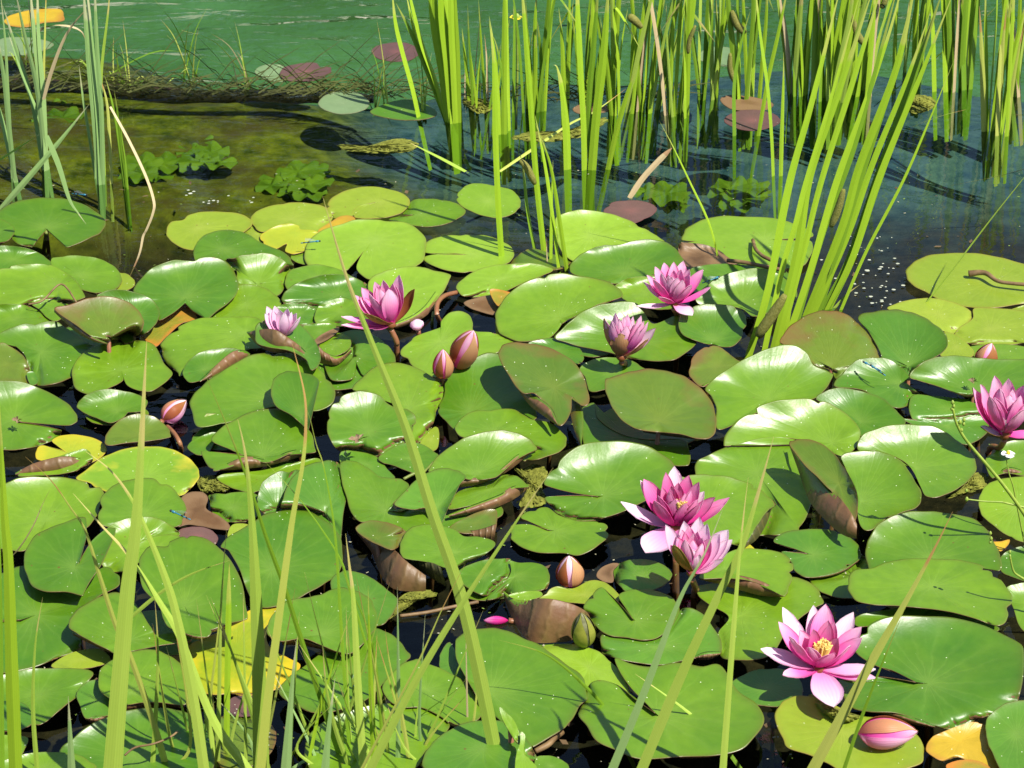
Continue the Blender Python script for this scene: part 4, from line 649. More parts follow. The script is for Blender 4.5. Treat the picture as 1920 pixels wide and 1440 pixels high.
def lathe(A, Bp, r, prof, seg=18):
    A, Bp = np.array(A, float), np.array(Bp, float); d = Bp - A; L = np.linalg.norm(d); d /= L
    a = np.cross(d, (0, 1, .1)); a /= np.linalg.norm(a); b = np.cross(d, a); vs = []
    for s, k in prof: vs += [A + d * L * s + r * k * (a * math.cos(t) + b * math.sin(t)) for t in np.linspace(0, 2 * math.pi, seg, endpoint=False)]
    n = len(prof); F = [(i * seg + j, i * seg + (j + 1) % seg, (i + 1) * seg + (j + 1) % seg, (i + 1) * seg + j) for i in range(n - 1) for j in range(seg)]
    F += [tuple(range(seg))[::-1], tuple((n - 1) * seg + j for j in range(seg))]
    return vs, F

flower('pink lily leaning left on a reddish stalk, behind the long grass blade', 'Q', (680, 650), 500, .05, [
    (120, 560, 100, .2), (115, 655, 110, .06), (450, 700, 100, -.05), (255, 320, 110, .7), (345, 235, 130, .85), (495, 170, 110, 1.0), (590, 150, 100, 1.05), (770, 92, 120, 1.1), (700, 190, 110, 1.02),
    (330, 340, 110, .66), (430, 300, 110, .8), (520, 220, 100, .9), (560, 250, 100, .92), (450, 335, 130, .74), (800, 180, 90, 1.0), (740, 220, 130, .95), (650, 250, 160, .98),
    (365, 520, 180, .38, 's'), (942, 250, 100, .85, 'r')], axis=(-.25, -.05, 1), stalk=(745, 960), seed=1)
flower('half hidden lily, only its pale petal tips above a curled leaf', 'A', (1590, 880), 170, .045, [
    (1500, 703, 48, .95, 'w'), (1545, 700, 48, 1.0, 'w'), (1522, 720, 44, .9, 'w'), (1575, 725, 44, 1.0, 'w'), (1618, 716, 46, 1.0, 'w'), (1640, 735, 40, .95, 'w'), (1668, 742, 44, .9, 'w'), (1690, 762, 40, .8, 'w'), (1600, 740, 46, 1.05, 'w'), (1490, 745, 44, .8, 'w')], seed=2)
flower('cup shaped pink lily with an olive sepal in front, mid right', 'M', (272, 1255), 500, .045, [
    (75, 820, 110, .98, 'p'), (660, 930, 110, .68, 'p'), (90, 840, 120, .95), (205, 760, 120, 1.12), (340, 775, 130, 1.1), (490, 790, 130, 1.1), (570, 862, 120, .95), (250, 830, 110, 1.0), (400, 800, 120, 1.02), (300, 800, 100, 1.05), (160, 850, 110, 1.0), (520, 850, 120, 1.0),
    (240, 840, 120, .96), (395, 830, 130, .97), (450, 880, 130, .9), (330, 900, 120, .9), (260, 988, 200, .72, 'p'), (580, 1045, 130, .52, 'p')], stalk=(290, 1330), seed=3)
flower('spread pink lily farthest right of the reed stems, topmost bloom', 'M', (862, 655), 420, .06, [
    (440, 685, 100, .06, 'w'), (520, 410, 90, .5, 'w'), (650, 240, 120, .9), (750, 195, 140, .92), (860, 185, 120, .95), (968, 175, 140, .95), (1190, 270, 120, .8), (1035, 270, 110, .92), (560, 335, 100, .76), (940, 270, 110, .95), (860, 280, 90, .95),
    (720, 310, 110, .93), (800, 330, 110, .92), (1040, 330, 110, .85), (630, 380, 130, .76), (1275, 470, 110, .48), (900, 360, 120, .9), (840, 355, 150, .88), (960, 390, 120, .85), (1060, 440, 130, .68), (700, 575, 130, .38), (1072, 785, 170, -.12, 'w')], stalk=(905, 880), seed=4)
flower('pink lily cut off by the right frame edge above the white flower', 'S', (800, 968), 540, .06, [
    (465, 480, 100, .98, 's'), (472, 500, 140, .95), (550, 450, 120, 1.05), (695, 358, 140, 1.1), (840, 388, 140, 1.1), (1000, 455, 140, 1.0), (1060, 600, 140, .85), (640, 560, 110, .98), (750, 485, 120, 1.0), (880, 500, 110, .98), (960, 560, 120, .95), (850, 550, 160, .9), (690, 583, 160, .86), (920, 690, 190, .66, 'w'), (1010, 700, 150, .7), (545, 885, 120, .2, 's'), (1110, 965, 130, .08)], stalk=(625, 1160), seed=5)
flower('wide open crimson lily with dark centre behind a paler lily', 'N', (700, 715), 560, .055, [
    (130, 450, 160, .36, 'w'), (335, 225, 110, .7, 'w'), (370, 210, 160, .76), (600, 142, 110, .9), (690, 78, 160, .9, 'w'), (840, 172, 140, .86), (945, 242, 110, .85), (1000, 340, 120, .62, 'w'), (1112, 400, 110, .6), (1262, 405, 150, .45), (1200, 480, 130, .4),
    (660, 285, 100, .86), (730, 250, 120, .86), (560, 300, 100, .8), (860, 330, 130, .8), (640, 340, 100, .82), (800, 360, 110, .78), (520, 380, 120, .76), (930, 420, 130, .68), (480, 430, 130, .74), (700, 420, 170, .7), (810, 460, 120, .66), (940, 470, 130, .64), (390, 975, 270, -.08, 'w')], dark=True, stamens=(760, 460, .6, 60), seed=6)
flower('pale pink lily on a thick stalk in front of a crimson lily', 'N', (872, 1185), 480, .07, [
    (600, 688, 130, 1.08, 'w'), (790, 648, 130, 1.1, 'w'), (950, 606, 140, 1.1, 'w'), (1030, 676, 120, 1.05, 'w'), (1250, 740, 170, .8, 'w'), (1290, 840, 130, .66, 'w'), (840, 700, 120, 1.05), (770, 740, 110, .98), (930, 760, 100, .96), (890, 775, 110, .95), (980, 825, 120, .86), (1160, 780, 150, .82, 'w'),
    (720, 820, 130, .86), (1065, 830, 120, .8), (800, 840, 110, .9), (880, 850, 110, .85), (980, 880, 120, .78), (855, 932, 170, .7, 'w'), (680, 893, 140, .76, 's'), (1200, 1052, 130, .38, 's')], stalk=(890, 1435), seed=7)
flower('fully open pink lily with a yellow centre at lower right', 'O', (750, 860), 630, .05, [
    (98, 640, 200, .25, 'w'), (1392, 868, 170, .14, 'w'), (345, 170, 160, .76, 'w'), (690, 148, 150, .78, 'w'), (1142, 228, 180, .7, 'w'), (298, 335, 150, .74), (830, 135, 200, .9), (1232, 392, 160, .65), (1238, 515, 140, .58), (345, 935, 160, .1), (1390, 965, 160, .05), (925, 1290, 260, -.08, 'w'),
    (540, 430, 150, .72), (690, 420, 140, .78, 'd'), (860, 320, 150, .8, 'd'), (925, 335, 140, .78, 'd'), (420, 498, 140, .68), (1110, 600, 130, .5), (970, 520, 140, .6, 'd'), (640, 618, 160, .52), (905, 690, 190, .46, 'd')], stamens=(800, 590, .46, 105), seed=8)

def bud(label, reg, base, tip, wz, z0, z1, mats, name='lily_bud', core='petal', cat='flower bud', n=4, group='lily buds', fat=.45, stalk=True, seed=0):
    bp, tp = full(reg, base), full(reg, tip); A = at_z(*bp, z0); T = at_z(*tp, z1); m = mpp(A) / REG[reg][2]; r = wz * m / 2
    o = tag(empty(name, tuple(A)), label, cat, group); d = T - A; L = np.linalg.norm(d); d = d / L
    a = np.cross(d, (0, 1, .2)); a /= np.linalg.norm(a); b = np.cross(d, a)
    pr = lambda s: (math.sin(math.pi * min(1, s ** (math.log(.5) / math.log(fat)))) ** .75) * (1 if s > .1 else .5 + 5 * s)
    S = np.linspace(0, 1, 14)
    meshobj('petals', *lathe(A, A + d * L * .985, r * .93, [(s, max(.03, pr(s))) for s in S]), M[core], o, uv=[(j / 18, s) for s in S for j in range(18)])
    for k in range(n):
        a0 = seed + k * 2 * math.pi / n; vs, uv = [], []
        for s in S:
            hw = math.pi / n * (.98 if k % 2 else .66) * (1 if s < .45 else max(.05, 1 - ((s - .45) / .55) ** 1.8)); rad = r * pr(s) * (1.0 + .05 * (k % 2)) + .0004
            if s > .93: rad = max(rad, .0008)
            for i in range(7):
                t = a0 + hw * (-1 + i / 3); vs.append(A + d * L * s + rad * (a * math.cos(t) + b * math.sin(t))); uv.append((i / 6, s))
        F = [(j * 7 + i, j * 7 + i + 1, (j + 1) * 7 + i + 1, (j + 1) * 7 + i) for j in range(13) for i in range(6)]
        meshobj('sepal', vs, F, M[mats[k % len(mats)]], o, uv=uv)
    if stalk: tube('stalk', [tuple(A), tuple(A - d * .03 - np.array([0, 0, .02])), (A[0] + .01, A[1] + .02, -.14)], .004, M['stalk'], o)
    return o
bud('opening pink bud with brown sepals, the taller of a pair', 'Q', (1420, 1130), (1610, 715), 300, .03, .11, ['sepalr', 'sepalp'], n=4, core='petal', fat=.42, seed=.5)
bud('closed striped bud, the shorter of a pair', 'Q', (1260, 1250), (1265, 930), 230, .03, .085, ['sepalr', 'sepalp'], n=5, core='petal', fat=.38, seed=1.2)
bud('pale pink bud seen from behind near the upright pink lily stalk', 'Q', (985, 720), (960, 600), 150, .02, .04, ['petalw'], n=4, core='petalw', fat=.6)
bud('half drowned pink and cream bud in the dark gap at left', 'D', (915, 265), (1050, 150), 110, .008, .025, ['sepalr', 'petalw', 'sepalr', 'sepalp'], n=4, core='petalw', fat=.4, seed=1)
bud('upright orange brown bud in dark water, centre', 'H', (1290, 415), (1280, 245), 150, .006, .055, ['sepalr', 'sepalp', 'sepalr'], n=4, core='petalw', fat=.38, seed=.9)
bud('purple bud barely above the dark water, lower centre', 'H', (940, 610), (800, 610), 46, .003, .004, ['petald', 'petald'], core='petald', n=4, fat=.5)
bud('pink and brown bud lying on a yellow green pad, lower right', 'I', (985, 1245), (1325, 1235), 175, .032, .036, ['sepalp', 'petalw', 'sepalr', 'sepalr'], n=4, fat=.42, stalk=False, seed=.25)
bud('peach bud peeping over a pad at the right', 'C', (1690, 1040), (1740, 910), 120, .03, .07, ['sepalp', 'sepalr'], n=4, fat=.35, seed=.4)
M['pod'] = plain('olive seed pod', (.16, .17, .02), (.26, .26, .04), 60, .4); M['podd'] = plain('scarred pod tip', (.06, .06, .02), (.2, .2, .1), 90, .5)
bud('olive green seed pod leaning on a brown leaf', 'H', (1370, 758), (1350, 565), 135, .012, .068, ['pod'], name='seed_pod', core='podd', cat='seed pod', n=5, fat=.42, group='seed pods')
# ------------------------------------------------------------------ reeds and grasses
def blade_mat(name, c1, c2, tip, tl, rough=.4, f=.14):
    b = NB(name); u, v = b.uv(); g = b.geo(); r = b.rand()
    c = b.mix(b.math('ADD', b.math('MULTIPLY', b.noise(g, 9, 3), .6), b.math('MULTIPLY', r, .5)), c1, c2)
    ln = b.math('POWER', b.math('ABSOLUTE', b.math('SINE', b.math('MULTIPLY', u, 22))), 3); c = b.mix(b.math('MULTIPLY', ln, .22), c, (c1[0] * .6, c1[1] * .65, c1[2] * .6))
    c = b.mix(b.ramp(b.math('ADD', v, b.math('MULTIPLY', b.noise(g, 12, 2), .25)), [(.98, (0, 0, 0)), (1.14, (1, 1, 1))]), c, tip)
    b.base(c, rough, .4); b.translucent(tl, f); return b.m
M['reed'] = blade_mat('bright reed', (.25, .42, .018), (.36, .54, .030), (.40, .46, .08), (.42, .60, .02), f=.14)
M['reedd'] = blade_mat('deep green reed', (.13, .26, .014), (.21, .36, .022), (.26, .32, .05), (.26, .42, .02))
M['reedb'] = blade_mat('blue green blade', (.22, .38, .11), (.33, .48, .17), (.44, .46, .24), (.34, .50, .14))
M['grass'] = blade_mat('grass blade', (.28, .43, .045), (.40, .52, .085), (.50, .44, .14), (.42, .58, .06))
M['ygrass'] = blade_mat('yellowing blade', (.38, .46, .06), (.50, .52, .12), (.46, .28, .09), (.48, .54, .08))
M['dry'] = blade_mat('dry straw blade', (.46, .33, .16), (.60, .49, .28), (.40, .24, .12), (.48, .36, .18), .6)
M['spadix'] = plain('olive flower spike', (.15, .15, .025), (.24, .23, .06), 240, .7, .2, .9)
def blade(name, par, W3, wid, m, yaw=0., fold=.16, taper=.5, tipw=.02, basew=.8):
    """a leaf blade along world points: folded along its midrib, with real thickness"""
    C = spline([tuple(p) for p in W3], None, False, 7 if len(W3) > 2 else 10); n = len(C); vs, uv = [], []
    L = np.concatenate([[0], np.cumsum(np.linalg.norm(np.diff(C, axis=0), axis=1))]); L /= L[-1]
    for i in range(n):
        d = C[min(i + 1, n - 1)] - C[max(i - 1, 0)]; d /= np.linalg.norm(d) + 1e-9; s = L[i]
        side = np.array([math.cos(yaw), math.sin(yaw), 0]); side -= d * (side @ d); side /= np.linalg.norm(side); nrm = np.cross(side, d)
        k = np.interp(s, [0, .15, 1 - taper, 1 - taper * .5, 1], [basew, 1, 1, .7, tipw]) * wid / 2
        vs += [C[i] - side * k, C[i] + nrm * k * fold, C[i] + side * k, C[i] + nrm * k * (fold - .10) - nrm * .0003]; uv += [(0, s), (.5, s), (1, s), (.5, s)]
    F = [(i * 4 + j, i * 4 + (j + 1) % 4, (i + 1) * 4 + (j + 1) % 4, (i + 1) * 4 + j) for i in range(n - 1) for j in range(4)] + [(0, 3, 2, 1), ((n - 1) * 4, (n - 1) * 4 + 1, (n - 1) * 4 + 2, (n - 1) * 4 + 3)]
    return meshobj(name, vs, F, m, par, uv=uv, smooth=False, origin=None if par else tuple(C[0]))
def wpts(reg, s, y0=None, lean=0., root=True):
    """photo points of a blade, base first, on the upright plane through its base (y0 when the base is out of view)"""
    P_ = [full(reg, p) for p in parse(s)[0]]
    if y0 is None: y0 = float(at_z(*P_[0], 0.)[1])
    W = [at_y(p[0], p[1], y0, lean) for p in P_]
    if root:
        d = W[1] - W[0]; d = d / max(abs(d[2]), .02) if d[2] > 0 else np.array([0, 0, 1.]); t = (W[0][2] + .10); W = [W[0] - d * min(t, .3)] + W
    return W
def clump(label, items, group='reed clumps standing in the pond', name='reed_clump', cat='reeds', seed=0):
    """items: (region, points, width in photo px, material, lean)"""
    rr = random.Random(seed); o = None
    for it in items:
        reg, s, wd, m = it[:4]; lean = it[4] if len(it) > 4 else rr.uniform(-.05, .12)
        W = wpts(reg, s, float(o.location[1]) - .03 if m == 'spadix' and o is not None else None, lean); g = mpp(W[1])
        if o is None: o = tag(empty(name, (float(W[1][0]), float(W[1][1]), 0.)), label, cat, group)
        if m == 'spadix':
            W = W[1:]; tube('flower_spike', W, wd * g / 2, M['spadix'], o, 9, [.55, .95, 1, .95, .8, .45], 5)
        else: blade('blade', o, W, wd * g * rr.uniform(.95, 1.2), M[m], rr.uniform(-.15, 1.0), taper=rr.uniform(.25, .5))
    return o
def rclump(label, bx, by, n, hpx, seed, spread=14, bias=0., mats=('reed', 'reed', 'grass', 'reedd'), w=(5, 11), fan=.12, extra=()):
    rr = random.Random(seed); it = []
    for k in range(int(n * 1.5)):
        x = bx + rr.uniform(-spread, spread); y = by + rr.uniform(-8, 8); h = hpx * rr.uniform(.55, 1.15); ln = bias + rr.uniform(-fan, fan) + (x - bx) / spread * fan * .6; cv = rr.uniform(-.03, .05) * (1 if ln > 0 else -1)
        it.append(('Z', '%f,%f %f,%f %f,%f %f,%f' % (x, y, x + ln * h * .3, y - h * .33, x + (ln * .66 + cv * .2) * h, y - h * .66, x + (ln + cv) * h, y - h), rr.uniform(*w), rr.choice(mats) if rr.random() > .03 else 'dry', rr.uniform(-.12, .15)))
        if rr.random() < .13 and h < 260:                     # a broken blade, its top folded over
            s_ = rr.choice((-1, 1)); a_ = it[-1]; it[-1] = ('Z', a_[1] + ' %f,%f %f,%f' % (x + (ln + cv) * h + s_ * 12, y - h * .99, x + (ln + cv) * h + s_ * rr.uniform(35, 60), y - h * rr.uniform(.6, .8)), *a_[2:])
    return clump(label, it + list(extra), seed=seed)
clump('dense fan of bright reeds rising from blue water, left of the lone reed', [
    ('Z', '838,226 815,150 790,80 768,-10 760,-60', 11, 'reed'), ('Z', '841,228 828,130 812,40 802,-60', 13, 'reed'), ('Z', '845,230 832,140 818,50 812,-70', 12, 'reed'), ('Z', '848,230 838,120 828,30 824,-80', 13, 'reed'),
    ('Z', '851,231 844,120 838,30 835,-80', 14, 'reed'), ('Z', '855,231 850,130 846,40 845,-90', 13, 'reed'), ('Z', '859,230 857,120 853,20 851,-60', 12, 'reed'), ('Z', '862,229 857,150 850,60 842,-40', 10, 'reedd'), ('Z', '836,224 800,130 770,60 742,5', 9, 'reedd'), ('Z', '840,225 812,160 780,70 760,-20', 10, 'reed')], seed=11)
clump('slanting single reed left of the dense reed fan', [('K', '440,680 400,500 345,300 305,130 285,-60', 15 / 3 * 2.0, 'reed', .05)], seed=2)
clump('lone upright reed with its base on a notched pad', [('Z', '941,489 934,380 929,250 926,120 917,38', 12, 'reed', 0)], seed=3)
clump('thin reeds rising from a bronze pad right of the lone reed', [('Z', '1020,472 1005,330 993,167 985,60 976,-60', 11, 'reed'), ('Z', '1033,492 1034,400 1037,300', 9, 'reed'), ('Z', '1048,507 1038,420 1022,310 1003,215', 7, 'reed'), ('Z', '1063,508 1050,420 1032,310 1002,228', 8, 'reed'), ('Z', '1003,470 990,400 978,300 968,290', 7, 'reedd'), ('Z', '1026,497 1025,470 1025,445', 4, 'dry'), ('Z', '1003,345 988,315 975,300', 14, 'spadix', 0)], seed=4)
clump('narrow straight reed clump behind the lone reed', [('Z', '938,252 932,150 925,80 917,30', 8, 'reed'), ('Z', '945,252 945,140 946,40 946,-60', 9, 'reed'), ('Z', '955,245 952,130 950,30 950,-60', 8, 'reed'), ('Z', '950,250 946,170 932,90 920,60', 7, 'reedd')], seed=5)
clump('short bent reed standing alone in dark blue water', [('Z', '1064,318 1062,250 1056,180 1045,128 1036,122', 13, 'reed')], seed=6)
clump('pair of broad bright reeds at the middle of the water', [('Z', '1096,319 1094,230 1088,120 1083,10 1082,-60', 13, 'reed'), ('Z', '1110,319 1118,220 1132,100 1142,-40', 15, 'reed'), ('Z', '1140,318 1155,250 1175,180 1192,130', 9, 'reed'), ('Z', '1108,316 1104,200 1112,100 1120,0 1124,-40', 9, 'reedd')], seed=7)
rclump('thick bright reed clump behind the pair of broad reeds', 1165, 212, 9, 330, 21, 22, .05, extra=[('Z', '1178,30 1190,38 1203,52', 16, 'spadix', 0)])
rclump('thick bright reed clump at top middle right, fanned wide', 1215, 205, 10, 320, 22, 24, .08)
rclump('reed clump with slim stems left of the wine red pad', 1268, 215, 8, 320, 23, 20, .04, extra=[('Z', '1290,100 1293,75 1304,48', 9, 'spadix', 0)])
rclump('slim dark reeds left of the narrow straight reed clump', 905, 200, 6, 190, 24, 30, 0, ('reedd', 'reed', 'dry'), (4, 7), .15)
rclump('slim reeds between the lone reed and the broad pair, far back', 990, 205, 8, 260, 25, 34, .02, ('reed', 'reedd'), (5, 9), .12)
rclump('slender reeds in front of the thick clump, top middle', 1085, 195, 7, 280, 26, 32, .02, ('reed', 'reedd'), (6, 10), .1)
rclump('reed clump right behind the wine red pad', 1330, 180, 9, 330, 27, 20, .03, extra=[('Z', '1378,155 1369,130 1369,100', 11, 'spadix', 0), ('Z', '1397,62 1381,45 1372,20', 15, 'spadix', 0)])
rclump('tall reeds right of the brown spiked reed, far back', 1400, 185, 9, 340, 28, 26, .05)
clump('pair of upright reeds beyond the very large flat pad', [('Z', '1450,330 1447,260 1440,170 1425,60 1415,-40', 9, 'reed'), ('Z', '1464,330 1466,250 1469,150 1469,98', 8, 'reed'), ('Z', '1422,255 1440,150 1460,60 1480,-40', 7, 'reed'), ('Z', '1377,255 1377,160 1390,80 1407,20', 8, 'reedd')], seed=29)
rclump('dense clump of bright reeds behind the leaning reeds', 1500, 178, 12, 330, 30, 26, .06, extra=[('Z', '1622,85 1605,60 1595,20', 14, 'spadix', 0)])
rclump('dense clump of bright reeds right behind the leaning reeds', 1555, 185, 11, 330, 31, 26, .10)
rclump('bright reeds leaning right above the algae mat', 1610, 175, 10, 340, 32, 24, .14, extra=[('Z', '1652,15 1658,5 1662,-12', 12, 'spadix', 0)])
clump('big clump of broad leaning reeds rising among the pads at right', [
    ('Z', '1402,673 1440,545 1480,345 1520,200 1560,40 1580,-40', 17, 'reed', .1), ('Z', '1432,664 1468,500 1492,420 1512,340 1560,180 1612,-10', 14, 'reed', .1), ('Z', '1452,652 1495,473 1518,330 1570,180 1640,-30', 13, 'reed', .05), ('Z', '1484,614 1522,500 1569,340 1620,200 1668,60 1700,-60', 14, 'reed', .1), ('Z', '1494,604 1545,430 1600,280 1650,100 1690,-50', 12, 'reedd', .05), ('Z', '1512,592 1580,423 1612,310 1680,130 1720,-50', 14, 'reed', .0), ('Z', '1547,580 1593,490 1643,345 1700,180 1772,-30', 16, 'reedd', .1), ('Z', '1553,580 1600,480 1650,330 1735,120 1790,-20', 13, 'reed', .05), ('Z', '1535,585 1570,480 1610,350 1660,200 1700,90', 11, 'reedd', -.02), ('Z', '1470,640 1480,560 1493,470 1500,420', 13, 'reed', .1), ('Z', '1577,581 1625,470 1693,340 1745,220 1790,110', 6, 'reed', .1), ('Z', '1565,577 1590,550 1612,534', 5, 'grass', .1), ('Z', '1463,640 1505,480 1540,340 1600,150 1655,-30', 11, 'reed', .08), ('Z', '1525,588 1590,440 1635,310 1700,150 1745,20', 11, 'reed', .06), 
    ('Z', '1420,630 1445,595 1472,553', 21, 'spadix', 0), ('Z', '1558,425 1572,390 1582,355', 15, 'spadix', 0)], seed=33)
clump('fine lone stem with its base on the very large flat pad', [('Z', '1349,494 1330,420 1293,340 1262,275 1236,226', 4, 'reed', 0)], seed=34)
clump('long thin stem slanting over the flat pad at the right edge', [('Z', '1727,580 1790,500 1855,415 1913,342 1970,270', 6, 'grass', .2)], seed=35)
rclump('upright bright reed clump near the right edge, back row', 1797, 165, 10, 330, 36, 24, .02, w=(8, 13), fan=.07)
clump('single upright reed between leaning reeds and the right clump', [('Z', '1752,172 1750,80 1746,-50', 11, 'reed'), ('Z', '1752,110 1790,80 1840,40 1880,0', 5, 'reed')], seed=37)
rclump('slim bright reeds at the right frame edge', 1868, 250, 9, 340, 38, 24, .08, ('reed', 'reed', 'ygrass'), (6, 10), .07)
rclump('reeds cut off by the right frame edge, back row', 1912, 175, 9, 300, 39, 22, .06, w=(7, 12))
rclump('far reeds behind the right upright clump', 1700, 130, 8, 260, 40, 30, .08, w=(5, 9))
clump('stiff blue green reed clump second from the left edge', [('Z', '82,312 78,220 68,110 50,-20', 8, 'reedb'), ('Z', '84,318 80,200 66,80 55,-40', 9, 'reedb'), ('Z', '87,320 82,190 72,60 70,-60', 9, 'reedb'), ('Z', '80,310 60,190 30,90 5,10', 7, 'reedb'), ('Z', '90,318 76,230 45,150 15,60', 7, 'reedb'), ('Z', '86,318 70,170 45,60 24,-40', 8, 'reedb'), ('Z', '83,316 82,160 85,40 88,-60', 5, 'ygrass')], seed=41)
clump('stiff blue green reed clump third from the left edge', [('Z', '186,346 178,240 166,110 155,-40', 10, 'reedb'), ('Z', '190,346 184,220 172,90 162,-40', 11, 'reedb'), ('Z', '193,346 190,210 182,90 176,-60', 9, 'reedb'), ('Z', '180,335 165,240 155,180 148,120', 6, 'reedb'), ('Z', '196,330 193,250 190,140 203,20 206,-30', 6, 'grass'), ('Z', '209,345 206,270 200,190 185,140', 5, 'ygrass')], seed=42)
clump('reed blades at the left frame edge', [('Z', '28,342 18,250 8,150 -10,40', 8, 'reedb'), ('Z', '30,342 14,270 -4,200 -40,120', 7, 'reedb'), ('Z', '24,335 16,200 10,80 0,-20', 6, 'reedb')], seed=43)
clump('dark thin reeds right of the third left reed clump', [('Z', '232,350 224,280 212,200 196,140', 5, 'reedd'), ('Z', '236,352 226,270 220,210 214,170', 5, 'reedd'), ('Z', '240,355 235,300 228,250 230,215', 4, 'reedd')], seed=44)
def grass(label, reg, s, w, m='grass', y0=None, lean=.0, yaw=None, taper=.75, root=True, name='sedge', group='grass blades in front of the pond', seed=0):
    W = wpts(reg, s, y0, lean, root); i = min(2, len(W) - 1)
    o = blade(name, None, W, w * 1.28 * mpp(W[i]), M[m], (random.Random(len(label) * 7 + int(w)).uniform(-.1, .8) if yaw is None else yaw), .15, taper)
    return tag(o, label, 'grass blade', group)
grass('leaning blue green blade crossing the left reed clumps', 'J', '0,1180 150,1010 330,800 500,588', 11, 'reedb', root=False, lean=.3, group='grass blades among the reeds')
grass('short green blade end poking in from the left edge', 'J', '-60,930 0,898 120,820 220,757', 10, 'reedb', 3.95, root=False, group='grass blades among the reeds')
grass('drooping green blade tip hanging over the notched far left pad', 'J', '262,765 330,930 390,1120 440,1200 485,1262', 8, 'reedb', 3.9, root=False, group='grass blades among the reeds')
grass('yellow stalk arching across the second left reed clump', 'J', '245,560 290,400 370,200 470,70 560,10', 6, 'dry', 4.3, root=False, group='grass blades among the reeds')
grass('dry white and brown blade trailing down to the pads at left', 'J', '620,600 720,780 820,990 865,1130 860,1200 825,1290 805,1330 780,1440 700,1620', 4.5, 'dry', 3.9, .3, taper=.3, root=False, group='grass blades among the reeds')
grass('curved dry blade bending over between left reed clumps', 'J', '190,205 240,160 310,142 400,150 460,180 480,230', 5, 'dry', 4.5, root=False, group='grass blades among the reeds')
grass('dried brown stalk fallen into the water by the dull red pad', 'K', '1620,1115 1690,1010 1770,920 1862,830', 9, 'dry', lean=.4, taper=.2, root=False, group='grass blades among the reeds')
grass('dry straw blade poking in from the right edge over blue water', 'L', '1960,940 1800,985 1660,1015 1510,1042', 5, 'dry', 4.3, root=False, group='grass blades among the reeds')
grass('bent yellow stem lying across the leaning reeds', 'L', '1075,800 1200,755 1350,690 1480,645 1590,618', 5, 'ygrass', 4.35, root=False, group='grass blades among the reeds')
grass('pale straw stem lying on the weed behind the broad reeds', 'K', '890,965 1060,850 1280,700 1420,630 1600,500', 5, 'ygrass', lean=2.2, root=False, group='grass blades among the reeds')
grass('half drowned green blade left of the dense reed fan', 'K', '700,965 560,890 430,825 380,800', 7, 'grass', lean=3.0, root=False, group='grass blades among the reeds')
# front grasses, rooted in the near bank below the frame
grass('longest green blade crossing the middle of the pads', 'Z', '937,1450 873,1150 810,960 760,800 700,650 650,520 605,368', 21, 'grass', 2.50, .05)
grass('yellow green blade leaning right across the longest blade', 'Z', '690,1450 775,1285 857,1147 980,960 1037,877', 15, 'grass', 2.42, .05)
grass('thin brown tipped blade beside the crossing blades', 'Z', '690,1420 780,1250 830,1140 872,1058', 8, 'ygrass', 2.40)
grass('pale blue green blade left of the tallest right blade', 'Z', '1145,1450 1215,1280 1273,1127 1320,1040 1355,955', 16, 'reedb', 2.44)
grass('broad green blade passing the pale pink flower', 'Z', '1200,1450 1280,1260 1350,1110 1390,1027 1420,930 1451,818', 18, 'grass', 2.46, taper=.6)
grass('narrow double ribbed blade close to the broad one', 'Z', '1355,1450 1370,1250 1385,1060 1395,960 1403,895', 13, 'grass', 2.45)
grass('broad yellow green blade at the lower right, brown tip', 'Z', '1520,1450 1580,1340 1640,1230 1700,1125 1753,1027 1786,960', 18, 'ygrass', 2.44)
grass('thin dark blade beside the broad lower right blade', 'Z', '1580,1450 1612,1355 1640,1280 1672,1200 1698,1138', 7, 'reedd', 2.42)
grass('arching dark green stem over the largest front pad', 'Z', '1195,1450 1140,1337 1093,1283 1050,1245 1007,1220 935,1200', 7, 'reedd', 2.60)
grass('thin stem crossing the right front pads diagonally', 'Z', '1395,1450 1345,1385 1280,1327 1190,1263', 6, 'grass', 2.58)
grass('broadest green blade at the left front', 'Z', '210,1460 225,1270 240,1100 257,960 275,640', 31, 'grass', 2.40, taper=.85)
grass('bright yellow green reed blade near the left frame edge', 'Z', '30,1460 22,1250 16,1060 8,960 -2,740', 20, 'reed', 2.42, taper=.6)
grass('dark blade on the left frame edge', 'Z', '4,1460 2,1250 0,1050 -6,900', 9, 'reedd', 2.46)
grass('long curved blade bending over the split upright leaf', 'Z', '385,1460 360,1293 330,1150 305,1070 267,977 240,925 205,880 160,846', 16, 'grass', 2.44, taper=.7)
grass('long slanting blade ending over the left round pad', 'Z', '470,1450 400,1350 340,1200 300,1130 240,1040 190,985 137,925', 14, 'grass', 2.46)
grass('yellowish arched blade left of the broadest blade', 'Z', '318,1460 287,1353 240,1220 217,1173 187,1080 160,995 133,953 95,900 48,857', 10, 'ygrass', 2.48)
grass('broad blade with shadow band left of the brown edged blade', 'Z', '490,1460 487,1320 483,1193 475,1020 467,913 458,840 446,787', 24, 'grass', 2.43)
grass('brown edged yellow blade left of the thin dark blades', 'Z', '487,1460 500,1330 520,1180 547,983 566,880 573,810 571,740 548,645', 17, 'ygrass', 2.41)
grass('long thin dark blade left of the brown edged blade', 'Z', '625,1380 565,1200 533,1100 500,1010 467,907 430,810 405,750 380,692', 9, 'reedd', 2.50)
grass('thin dark blade right of the brown edged blade', 'Z', '655,1400 640,1180 628,1000 608,880 593,833 580,780 571,765', 7, 'reedd', 2.52)
grass('dark thin stem slanting over the folded leaf', 'Z', '660,1120 640,1053 605,995 565,940 530,900 493,862', 5, 'reedd', 2.62)
grass('short pale blade lying across the split upright leaf', 'Z', '238,1164 300,1112 360,1076 430,1051', 6, 'grass', 2.52, root=False)
